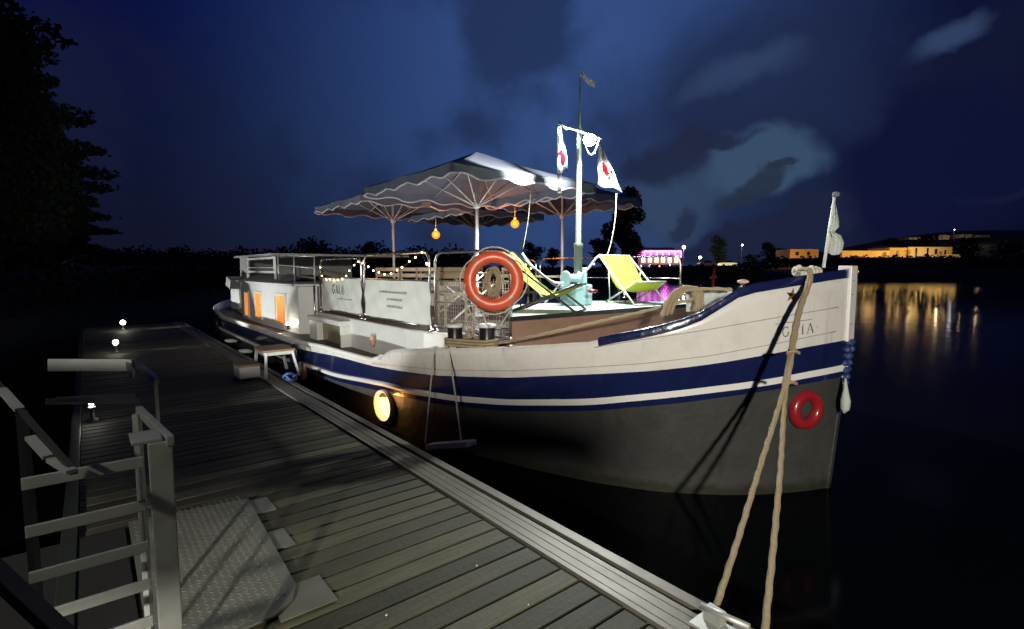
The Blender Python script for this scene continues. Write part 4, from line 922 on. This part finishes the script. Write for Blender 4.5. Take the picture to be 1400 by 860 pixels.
cloth([((1135, 317), (1138, 316)), ((1134, 325), (1150, 322)), ((1132, 335), (1154, 332)), ((1132, 346), (1151, 344)), ((1138, 349), (1147, 348))], 'cloth_grey', 'lower_cloth', fs, 4.72)

# ================================================================== TREES AND FAR SHORE
def leaves(mb, c, r, n, size, mi=0, sq=1.0):
    for _ in range(n):
        d = Vector((random.gauss(0, 1), random.gauss(0, 1), random.gauss(0, 1))).normalized() * (random.random() ** .45) * (1.0 if random.random() > .14 else random.uniform(1.0, 1.16)); p = Vector((c[0] + d.x * r[0], c[1] + d.y * r[1], c[2] + d.z * r[2]))
        a = Vector((random.gauss(0, 1), random.gauss(0, 1), random.gauss(0, 1))).normalized() * size * random.uniform(.5, 1.2); b = a.orthogonal().normalized() * size * random.uniform(.3, .8)
        n0 = len(mb.v); mb.v += [p - a, p + b, p + a, p - b]; mb.f.append((n0, n0 + 1, n0 + 2, n0 + 3)); mb.m.append(mi); mb.sm.append(False)
def tree(name, x, y, zb, h, w, label, group, n=1600, leaf='leaf', lobes=9, size=None, low=.25, col=1.0):
    e = thing(name, (x, y, zb), label, 'tree', group); size = size or w * .05
    m_ = MB(); m_.tube([(x, y, zb - .3), (x + w * .02, y, zb + h * .25), (x - w * .01, y, zb + h * .6), (x, y, zb + h * .85)], [w * .05, w * .035, w * .02, w * .005], 8)
    for k in range(6):
        th = k * 1.05; z = zb + h * (low + .08 * k); m_.tube([(x, y, z), (x + math.cos(th) * w * .18, y + math.sin(th) * w * .18, z + h * .1), (x + math.cos(th) * w * .33, y + math.sin(th) * w * .33, z + h * .17)], [w * .018, w * .011, w * .004], 6)
    m_.build('trunk', 'bark', e)
    m_ = MB()
    for k in range(lobes):
        z = lerp(low + .1, .9, k / (lobes - 1)); rad = w * .5 * math.sin(math.pi * min(.97, (1 - z) * .9 + .12)) * random.uniform(.55, 1); th = random.uniform(0, 6.28); q = random.uniform(.0, .6) * rad
        leaves(m_, (x + math.cos(th) * q, y + math.sin(th) * q, zb + h * z), (rad * .8, rad * .8, h * .5 / lobes * 2.2), n // lobes, size)
    m_.build('crown', leaf, e, merge=False)
    return e
# big dark trees on the near bank, left
for i, (s_, t_, h, w, lab) in enumerate(((22, -5.5, 15, 7, 'tall dark tree filling the top left corner'), (27, -3.6, 13.5, 6.5, 'tall dark tree whose crown edge meets the night sky at left'), (34, -2.6, 12, 7, 'dark tree behind, its crown lower down the left skyline'), (44, -2.2, 9.5, 8, 'farthest dark tree of the left bank, lowest crown'), (17, -4.6, 9, 6, 'nearest dark bank tree at the left frame edge'), (30, -2.3, 5, 6, 'low spreading dark tree under the tall ones at left'), (40, -1.6, 5, 7, 'low dark tree closing the gap right of the tall ones'))):
    p = W(s_, t_, 1.9); tree('bank_tree', p.x, p.y, 1.8, h, w, lab, 'dark trees on the near bank', 24000, 'leaf', 34, .17, low=.02)
# shrubs of the near bank
mb = MB()
for i in range(60):
    s_ = 6 + i * 1.0; p = W(s_, interp([(0, -3.4), (18, -3.4), (22, -1), (30, 3.5), (60, 17)], s_) + random.uniform(-.8, .4), 1.6); leaves(mb, (p.x, p.y, 1.5), (1., 1., 1.1), 150, .12)
tag(mb.build('shrubbery', 'bush', merge=False), 'dark undergrowth along the near bank', None, kind='stuff')
# distant wood along the river to the left
mb = MB()
for i in range(150):
    u = lerp(120, 640, i / 149); d = random.uniform(120, 160); r = ray(u, 368); p = CAM + r * d
    hh = 3.5 + 1.6 * abs(math.sin(i * .23)) + 1.2 * abs(math.sin(i * .71)) + (2.2 if 400 < u < 450 or 490 < u < 520 else 0)
    leaves(mb, (p.x, p.y, 2 + hh * .4), (3.2, 3, hh * .6), 90, .55)
tag(mb.build('far_woodland', 'bush', merge=False), 'far dark wood along the river horizon', None, kind='stuff')
# bushes at the far water edge (the black band)
mb = MB()
for i in range(130):
    u = lerp(600, 1420, i / 129); d = random.uniform(90, 99); p = CAM + ray(u, 368) * (d / ray(u, 368).length); hh = 1.1 + .5 * abs(math.sin(i * .37)) + (1.8 if 1015 < u < 1050 else 0)
    leaves(mb, (p.x, p.y, 1.0 + hh * .4 + (1.5 if u > 1050 else 0)), (2.2, 1.5, hh * (.75 if u < 1050 else .6)), 60, .35)
tag(mb.build('far_bank_undergrowth', 'bush', merge=False), 'dark bushes along the far water edge', None, kind='stuff')
def ft(u, vtop, d, wpx, label, leaf='leaf', n=900, name='far_tree', zb=None, group='trees across the river', low=.15):
    zb = zb if zb is not None else (2.2 if u < 1050 else 3.9)
    p = CAM + ray(u, 368) * (d / ray(u, 368).y); h = (368 - vtop) / F * d + HC - zb; w = wpx / F * d
    tree(name, p.x, p.y, zb, max(h, 1.5), w, label, group, n, leaf, 8, w * .05, low)
ft(727, 332, 125, 40, 'rounded tree seen between the canopy poles')
ft(425, 337, 115, 40, 'far tree above the deckhouse roof')
ft(508, 331, 115, 34, 'far tree just left of the left canopy pole')
ft(756, 340, 135, 34, 'low tree just left of the mast')
ft(905, 345, 150, 30, 'small tree left of the street lamp, behind the violet lit building')
ft(825, 328, 120, 60, 'broad tree right behind the mast', n=1400)
ft(853, 262, 105, 66, 'tall poplar rising left of the violet lit building', n=5000, low=.05)
ft(981, 324, 140, 34, 'round crowned tree right of the street lamp', 'leaf', n=1400)
ft(1027, 348, 112, 24, 'dark bushy tree in front of the car park', n=800)
ft(1052, 332, 150, 40, 'dark tree left of the orange lit house')
ft(1200, 338, 120, 30, 'lamplit tree beside the long orange wall', 'leaf_lit')
ft(1170, 343, 118, 26, 'low lit bush left of the long orange wall', 'leaf_lit')
ft(1208, 345, 106, 14, 'small dark bush in front of the garden wall', n=300)
ft(1240, 341, 106, 12, 'small dark tree between the narrow and the long house', n=300)
ft(1284, 344, 106, 12, 'small dark tree in front of the long house', n=300)
ft(1215, 326, 160, 50, 'dark tree behind the lamplit tree'); ft(1265, 322, 170, 60, 'dark tree behind the long orange wall'); ft(1320, 326, 170, 60, 'dark tree at the right end of the orange wall'); ft(1380, 330, 170, 60, 'dark tree at the right frame edge')

def house_far(name, u0, u1, vt, vb, d, m, label, wins=(), roof=True, depth=8, zb=None, cat='house', wm='dark_glass', roofh=.3, group=None):
    r0, r1 = ray(u0, 368), ray(u1, 368); a = CAM + r0 * (d / r0.y); b = CAM + r1 * (d / r1.y); zt = HC + (368 - vt) / F * d; z0_ = zb if zb is not None else HC + (368 - vb) / F * d
    e = thing(name, ((a.x + b.x) / 2, d, z0_), label, cat, group)
    m_ = MB(); m_.box(((a.x + b.x) / 2, d + depth / 2, (zt + z0_) / 2), ((b.x - a.x) / 2, 0, 0), (0, depth / 2, 0), (0, 0, (zt - z0_) / 2)); m_.build('wall', m, e)
    if roof:
        m_ = MB(); x0, x1 = a.x - .3, b.x + .3; h = (zt - z0_) * roofh
        P = [(x0, d - .3, zt), (x1, d - .3, zt), (x1, d + depth + .3, zt), (x0, d + depth + .3, zt), (x0 + 1, d + depth / 2, zt + h), (x1 - 1, d + depth / 2, zt + h)]
        n0 = len(m_.v); m_.v += [Vector(p) for p in P]
        for f in ((0, 1, 5, 4), (1, 2, 5), (2, 3, 4, 5), (3, 0, 4), (0, 3, 2, 1)): m_.f.append(f); m_.m.append(0); m_.sm.append(False)
        m_.build('roof', 'roof', e)
    for (f0, f1, g0, g1) in wins:
        m_ = MB(); m_.box((lerp(a.x, b.x, (f0 + f1) / 2), d - .04, lerp(z0_, zt, (g0 + g1) / 2)), ((b.x - a.x) * (f1 - f0) / 2, 0, 0), (0, .03, 0), (0, 0, (zt - z0_) * (g1 - g0) / 2)); m_.build('window', wm, e)
    return e, a, b, z0_, zt
# violet building
e, a, b, z0_, zt = house_far('riverside_restaurant', 872, 930, 344, 362, 140, 'plaster_pale', 'long building with violet light strings along its front and roof', [(.08 + .155 * k, .17 + .155 * k, .15, .7) for k in range(6)], True, 10, cat='building', wm='warm_win', roofh=.35)
mb = MB(); mb.tube([(a.x, 139.6, zt), (b.x, 139.6, zt)], .28, 6)
for k in range(8): x = lerp(a.x, b.x, k / 7); mb.tube([(x, 139.6, zt), (x, 139.6, zt - 1.6)], .2, 5)
mb.build('light_string', 'violet', e)
point('violet_wash', (a.x * .5 + b.x * .5, 134, zt + 1), 700, (.9, .12, .8), .5)
for (u, v, c_) in ((876, 366, (1, .8, .5)), (888, 365, (1, .7, .7)), (902, 366, (1, .3, .2)), (915, 364, (1, .8, .9)), (908, 371, (1, .7, .3)), (882, 372, (.9, .9, .7)), (895, 372, (1, .8, .4))):
    p = at_d(u, v - 2, 128); p.z = max(p.z, 2.5 - (v - 366) * .15); mb = MB(); mb.sphere(p, .28, 8); m_ = glow('terrace_bulb', c_, 5); o = mb.build('terrace_lamp', m_, origin=p); tag(o, 'small terrace light in front of the violet lit building', 'lamp', 'terrace lights by the violet building')
mb = MB(); xx = at_d(912, 362, 131); mb.box(xx + Vector((2, 0, -.3)), (3.5, 0, 0), (0, 1.2, 0), (0, 0, .06)); mb.tube([xx + Vector((-1.4, 0, -.3)), xx + Vector((-1.4, 0, -2.3))], .08, 6); mb.tube([xx + Vector((5.4, 0, -.3)), xx + Vector((5.4, 0, -2.3))], .08, 6)
o = mb.build('terrace_awning', 'flag_red', origin=xx); tag(o, 'low red awning at the right end of the violet building', 'awning')
point('awning_glow', xx + Vector((2, -1.5, -1.0)), 160, (1, .1, .2), .2)
# street lamps
for (u, v, s_, pw_, col, lab) in ((935, 338, .42, 900, (1, .75, .45), 'brightest street lamp right of the violet building'), (957, 352, .34, 500, (1, .72, .5), 'low warm lamp by the car park'), (1015, 335, .2, 350, (.9, .95, .9), 'dim pale street lamp between two dark trees'), (1080, 352, .12, 60, (1, .7, .4), 'small lamp left of the orange lit house'), (1305, 314, .12, 60, (.9, .9, 1), 'small pale lamp on the hill')):
    d = 132 if u < 1200 else 175; p = at_d(u, v, d); zb_ = 2.2 if u < 1200 else 10; e = thing('street_lamp', (p.x, p.y, zb_), lab, 'street lamp', 'street lamps across the river')
    mb = MB(); mb.tube([(p.x, p.y + .2, zb_), (p.x, p.y + .2, p.z + .3), (p.x, p.y, p.z + s_ + .05)], .07, 6); mb.build('pole', 'galv', e)
    mb = MB(); mb.sphere(p, s_, 10); mb.build('head', glow('street_lamp_head', col, 14), e)
    point('street_lamp_light', p - Vector((0, s_ + .3, .2)), pw_, col, .2)
# road strip on the far bank
mb = MB(); pts = [at_d(930, 364, 122), at_d(1010, 364, 122)]
mb.quad([(pts[0].x - 5, 108, 2.55), (pts[1].x + 4, 108, 2.55), (pts[1].x + 8, 128, 2.62), (pts[0].x - 6, 128, 2.62)]); tag(mb.build('riverside_road', 'asphalt', merge=False), 'lamplit strip of ground beside the car park', None, kind='structure')
# parked cars under lamps
def car(u, d, m, label):
    p = at_d(u, 360, d); e = thing('parked_car', (p.x, p.y, 2.6), label, 'car', 'parked cars across the river'); x, y = p.x, p.y
    m_ = MB(); rows = []
    for (X, hb, ht) in ((-2.1, .35, .6), (-1.9, .3, .85), (-.9, .3, .95), (0, .3, .95), (1.2, .3, .92), (2, .35, .8), (2.15, .4, .6)): rows.append([Vector((x + X, y - .85, 2.6 + hb)), Vector((x + X, y - .85, 2.6 + ht)), Vector((x + X, y + .85, 2.6 + ht)), Vector((x + X, y + .85, 2.6 + hb))])
    m_.grid(rows, 0, False, True); m_.build('body', m, e)
    m_ = MB(); rows = []
    for (X, ht) in ((-1.2, .93), (-.7, 1.4), (.5, 1.42), (1.3, .93)): rows.append([Vector((x + X, y - .8, 3.5)), Vector((x + X, y - .7, 2.6 + ht)), Vector((x + X, y + .7, 2.6 + ht)), Vector((x + X, y + .8, 3.5))])
    m_.grid(rows, 0, False, True); m_.build('cabin', 'dark_glass', e)
    for X in (-1.3, 1.3): m_ = MB(); m_.lathe((x + X, y - .9, 2.92), [(.001, .2), (.32, .2), (.32, 0), (.001, 0)], 14, (0, 1, 0)); m_.build('wheel', 'black', e)
car(966, 124, 'car', 'pale parked car right of the low warm lamp'); car(995, 126, M['car_glow'], 'yellowish parked car with painted-in glow under the round crowned tree'); car(1062, 130, 'car', 'pale parked car left of the orange lit house')
# orange house and wall
house_far('orange_house', 1079, 1118, 341, 353, 112, 'plaster', 'small flat roofed house lit orange, left of the bow flagstaff', [(.2, .3, .3, .7), (.6, .7, .3, .7)], False, 6)
p = at_d(1098, 346, 107); point('house_uplight', p + Vector((0, 0, -1)), 700, (1, .5, .1), .3)
house_far('garden_wall', 1150, 1215, 343, 352, 110, 'plaster', 'low lamplit garden wall right of the bow flagstaff', [], False, .6, cat='wall')
house_far('terrace_house', 1215, 1238, 339, 352, 112, 'plaster', 'narrow orange lit house beside the long wall', [(.4, .55, .3, .7)], True, 7)
house_far('long_house', 1240, 1300, 338, 352, 112, 'plaster_pale', 'long orange lit house with dark window gaps', [(.16, .2, .0, .9), (.42, .46, .1, .9), (.6, .66, .3, .8), (.82, .86, .1, .7)], True, 8, roofh=.15)
house_far('end_wall', 1300, 1312, 348, 352, 110, 'plaster_pale', 'low wall at the right end of the orange houses', [], False, 2, cat='wall')
for u, pw_ in ((1165, 350), (1190, 500), (1226, 700), (1252, 800), (1275, 800), (1296, 600)):
    p = at_d(u, 347, 106.5); point('wall_uplight', p, pw_ * 1.0, (1, .6, .17), 1.6)
for (u, vt, vb, lab, em) in ((1248, 325, 328, 'leftmost pale house high on the hill', .25), (1287, 322, 328, 'yellow lit house high on the hill', .5), (1318, 321, 326, 'pale house right of the yellow one on the hill', .2), (1342, 322, 325, 'rightmost tiny pale house on the hill', .15)):
    e, a, b, z0_, zt = house_far('hill_house', u - 8, u + 8, vt, vb, 200, 'plaster_pale', lab, [(.3, .4, .2, .7)], True, 6, group='houses on the hill')
    p = at_d(u, (vt + vb) / 2, 192); point('hill_house_light', p, 900 * em, (1, .75, .4), .3)
# red post in the river near the bank
rp_ = at_d(976, 388, 40); rp = thing('river_marker', (rp_.x, rp_.y, 0), 'red marker post standing in the river behind the bow', 'marker')
mb = MB(); mb.tube([at_d(975, 392, 40) - Vector((0, 0, 1)), at_d(975, 380, 40), at_d(978, 366, 40)], .12, 6); mb.build('post', 'pipe_red', rp)
mb = MB(); mb.bar(at_d(970, 380, 39.8), at_d(980, 378, 39.8), .1, .2); mb.build('board', 'pipe_red', rp)
point('marker_light', at_d(976, 376, 37), 18, (1, .6, .5), .1)

# ================================================================== SKY
w = bpy.data.worlds.new('World'); bpy.context.scene.world = w; w.use_nodes = True; nt = w.node_tree; N = nt.nodes; L = nt.links
bg = N['Background']
tc = N.new('ShaderNodeTexCoord'); sep = N.new('ShaderNodeSeparateXYZ'); L.new(tc.outputs['Generated'], sep.inputs[0])
def math_(op, a, b=None, c=None, clamp=False):
    n = N.new('ShaderNodeMath'); n.operation = op; n.use_clamp = clamp
    for i, x in enumerate((a, b, c)):
        if x is None: continue
        if isinstance(x, (int, float)): n.inputs[i].default_value = x
        else: L.new(x, n.inputs[i])
    return n.outputs[0]
az_ = math_('ARCTAN2', sep.outputs[0], sep.outputs[1]); el_ = math_('ARCSINE', sep.outputs[2])
nz_ = N.new('ShaderNodeTexNoise'); nz_.inputs['Scale'].default_value = 6.5; nz_.inputs['Detail'].default_value = 10; nz_.inputs['Roughness'].default_value = .52; L.new(tc.outputs['Generated'], nz_.inputs['Vector'])
sc_ = N.new('ShaderNodeSeparateColor'); L.new(nz_.outputs['Color'], sc_.inputs[0])
azd = math_('ADD', az_, math_('MULTIPLY', math_('SUBTRACT', sc_.outputs[0], .5), .17)); eld = math_('ADD', el_, math_('MULTIPLY', math_('SUBTRACT', sc_.outputs[1], .5), .13))
def dirof(u, v): r = ray(u, v).normalized(); return math.atan2(r.x, r.y), math.asin(r.z)
def blob(u, v, ru, rv, ang, soft, distort=True):   # elliptical patch of sky at an azimuth and elevation
    a0, e0 = dirof(u, v); ka = abs(dirof(u + 10, v)[0] - a0) / 10; ra, rb = ru * ka, rv * ka; c, s_ = math.cos(math.radians(ang)), math.sin(math.radians(ang))
    A, E = (azd, eld) if distort else (az_, el_)
    dx = math_('SUBTRACT', A, a0); dy = math_('SUBTRACT', E, e0)
    x = math_('DIVIDE', math_('ADD', math_('MULTIPLY', dx, c), math_('MULTIPLY', dy, s_)), ra); y = math_('DIVIDE', math_('SUBTRACT', math_('MULTIPLY', dy, c), math_('MULTIPLY', dx, s_)), rb)
    r = math_('SQRT', math_('ADD', math_('MULTIPLY', x, x), math_('MULTIPLY', y, y)))
    mr = N.new('ShaderNodeMapRange'); mr.interpolation_type = 'SMOOTHSTEP'; mr.inputs[1].default_value = 1 + soft; mr.inputs[2].default_value = 1 - soft; mr.inputs[3].default_value = 0; mr.inputs[4].default_value = 1; L.new(r, mr.inputs[0])
    return mr.outputs[0]
def mix(a, b, f, mode='MIX'):
    n = N.new('ShaderNodeMix'); n.data_type = 'RGBA'; n.blend_type = mode
    for sock, x in ((0, f), (6, a), (7, b)):
        if isinstance(x, (int, float)): n.inputs[sock].default_value = x
        elif isinstance(x, tuple): n.inputs[sock].default_value = x + (1,)
        else: L.new(x, n.inputs[sock])
    return n.outputs[2]
# twilight gradient in azimuth and elevation
ramp = N.new('ShaderNodeValToRGB'); er = math_('DIVIDE', el_, 1.0); L.new(er, ramp.inputs[0])
els = ramp.color_ramp.elements; els[0].position = 0.0; els[0].color = (.006, .007, .019, 1); els[1].position = .2; els[1].color = (.004, .007, .032, 1)
for pos, c_ in ((.42, (.002, .004, .05, 1)), (.8, (.001, .001, .022, 1))): e_ = els.new(pos); e_.color = c_
col = ramp.outputs[0]
col = mix(col, (.04, .09, .26), math_('MULTIPLY', blob(785, 100, 290, 330, 0, .98, False), .85))
col = mix(col, (.002, .003, .02), math_('MULTIPLY', blob(1360, 200, 300, 420, 0, .6), .9))
cl = N.new('ShaderNodeTexNoise'); cl.inputs['Scale'].default_value = 3.6; cl.inputs['Detail'].default_value = 8; L.new(tc.outputs['Generated'], cl.inputs['Vector'])
clm = N.new('ShaderNodeMapRange'); clm.interpolation_type = 'SMOOTHSTEP'; clm.inputs[1].default_value = .46; clm.inputs[2].default_value = .62; L.new(cl.outputs['Fac'], clm.inputs[0])
col = mix(col, (.008, .011, .036), math_('MULTIPLY', clm.outputs[0], .62))
col = mix(col, (.013, .02, .06), math_('MULTIPLY', blob(1010, 130, 190, 110, 15, .5), .8))   # cloud bank round the opening
col = mix(col, (.045, .08, .17), math_('MULTIPLY', blob(1010, 110, 75, 20, 14, .6), .4))
col = mix(col, (.05, .09, .2), math_('MULTIPLY', blob(1300, 50, 62, 22, 24, .5), .5))
col = mix(col, (.025, .035, .08), math_('MULTIPLY', blob(1380, 255, 40, 9, 0, .6), .5))
col = mix(col, (.032, .06, .118), math_('MULTIPLY', blob(930, 268, 85, 50, 20, .4), .85))      # clear opening
col = mix(col, (.04, .076, .14), math_('MULTIPLY', blob(1052, 225, 72, 46, 6, .26), .92))
col = mix(col, (.014, .02, .052), math_('MULTIPLY', blob(915, 222, 80, 30, 16, .35), .92))
col = mix(col, (.014, .02, .052), math_('MULTIPLY', blob(985, 205, 52, 10, 8, .3), .9))
col = mix(col, (.018, .028, .055), math_('MULTIPLY', blob(1034, 258, 48, 16, 36, .28), .9))
col = mix(col, (.018, .028, .055), math_('MULTIPLY', blob(1072, 226, 20, 6, 10, .3), .9))
col = mix(col, (.012, .016, .045), math_('MULTIPLY', blob(1050, 318, 150, 28, 10, .2), .93))
col = mix(col, (.012, .016, .045), math_('MULTIPLY', blob(935, 300, 30, 9, 25, .4), .7))
col = mix(col, (.004, .006, .032), math_('MULTIPLY', blob(1275, 230, 145, 130, 0, .2), .9))
# below the horizon: nothing
col = mix((.001, .001, .002), col, math_('GREATER_THAN', el_, -.01))
sky = N.new('ShaderNodeTexSky'); sky.sky_type = 'NISHITA'; sky.sun_disc = False; sky.sun_elevation = math.radians(-4); sky.sun_rotation = math.radians(20)
col = mix(col, sky.outputs[0], .004, 'ADD')
L.new(col, bg.inputs['Color']); bg.inputs['Strength'].default_value = 1.0

# key: lamp on the bank behind the photographer, and moonlight-weak sun
KEY = Vector((-.3, -6.5, 3.35))
k = spot('bank_street_lamp', KEY, (1.2, 5, .9), 4800, 60, .35, (1, .95, .82), .13)
sun = bpy.data.lights.new('dusk_sun', 'SUN'); sun.energy = .004; sun.angle = math.radians(10); sun.color = (.6, .7, 1); so = bpy.data.objects.new('dusk_sun', sun); C.objects.link(so); so.rotation_euler = (math.radians(60), 0, math.radians(200))

nb_ = thing('shade_panels', W(-1.0, -1.0, .2), 'unseen board panels on two tall posts, added to shade the dock', 'light blocker')  # added panels that keep the bank lamp off the dock and parasols
spot('gangway_fill', (-1.9, -.2, 3.0), (-1.28, 1.8, 1.18), 100, 27, .5, (1, .97, .8), .06)  # added unseen spot to brighten the near gangway rails
mb = MB(); 
for pl in ([(-.95, 2.04), (-.602, 2.04), (-.602, 2.44), (-.95, 2.48)], [(-3.2, 3.2), (2.4, 3.2), (2.4, 4.6), (-3.2, 4.6)], [(-3.2, 2.04), (-.952, 2.04), (-.952, 2.48), (-3.2, 2.5)]):
    n0 = len(mb.v); mb.v += [Vector((x, -2.02, z)) for x, z in pl] + [Vector((x, -1.98, z)) for x, z in pl]; K = len(pl)
    mb.f += [tuple(n0 + i for i in range(K))[::-1], tuple(n0 + K + i for i in range(K))] + [(n0 + i, n0 + (i + 1) % K, n0 + K + (i + 1) % K, n0 + K + i) for i in range(K)]; mb.m += [0] * (K + 2); mb.sm += [False] * (K + 2)
mb.build("panel", "wood", nb_)
hs_ = thing('hull_shade_board', (-.2, -3.7, .4), 'small unseen board on a slim post, added to shade the lower hull', 'sign')  # added board, throws a soft shade on the lower hull amidships
mb = MB(); pl = [(-.5, 2.5), (.0, 2.52), (.07, 2.6), (-.05, 2.7), (-.5, 2.77)]; K = 5
mb.v += [Vector((x, -3.71, z)) for x, z in pl] + [Vector((x, -3.69, z)) for x, z in pl]; mb.f += [tuple(range(5))[::-1], tuple(range(5, 10))] + [(i, (i + 1) % K, K + (i + 1) % K, K + i) for i in range(K)]; mb.m += [0] * 7; mb.sm += [False] * 7
mb.build('board', 'wood', hs_); mb = MB(); mb.tube([(-.52, -3.7, .4), (-.52, -3.7, 2.85)], .018); mb.build('post', 'black', hs_)
for x in (-3.1, 2.6): mb = MB(); mb.box((x, -2.05, 2.5), (.05, 0, 0), (0, .03, 0), (0, 0, 2.3)); mb.build('post', 'wood', nb_)
# ================================================================== CAMERA, RENDER
cam = bpy.data.cameras.new('camera'); co_ = bpy.data.objects.new('camera', cam); C.objects.link(co_); bpy.context.scene.camera = co_
co_.location = CAM; co_.rotation_euler = (math.pi / 2 - PITCH, 0, 0); cam.sensor_width = 36; cam.lens = F / 1400 * 36; cam.clip_end = 3000; cam.clip_start = .05
sc = bpy.context.scene; sc.view_settings.view_transform = 'Standard'; sc.view_settings.look = 'None'; sc.view_settings.gamma = 1; sc.view_settings.exposure = 0
sc.render.engine = 'CYCLES'; sc.cycles.use_denoising = True; sc.cycles.max_bounces = 5; sc.cycles.diffuse_bounces = 2; sc.cycles.glossy_bounces = 3; sc.cycles.caustics_reflective = False; sc.cycles.caustics_refractive = False; sc.cycles.sample_clamp_indirect = 3; sc.cycles.use_light_tree = True
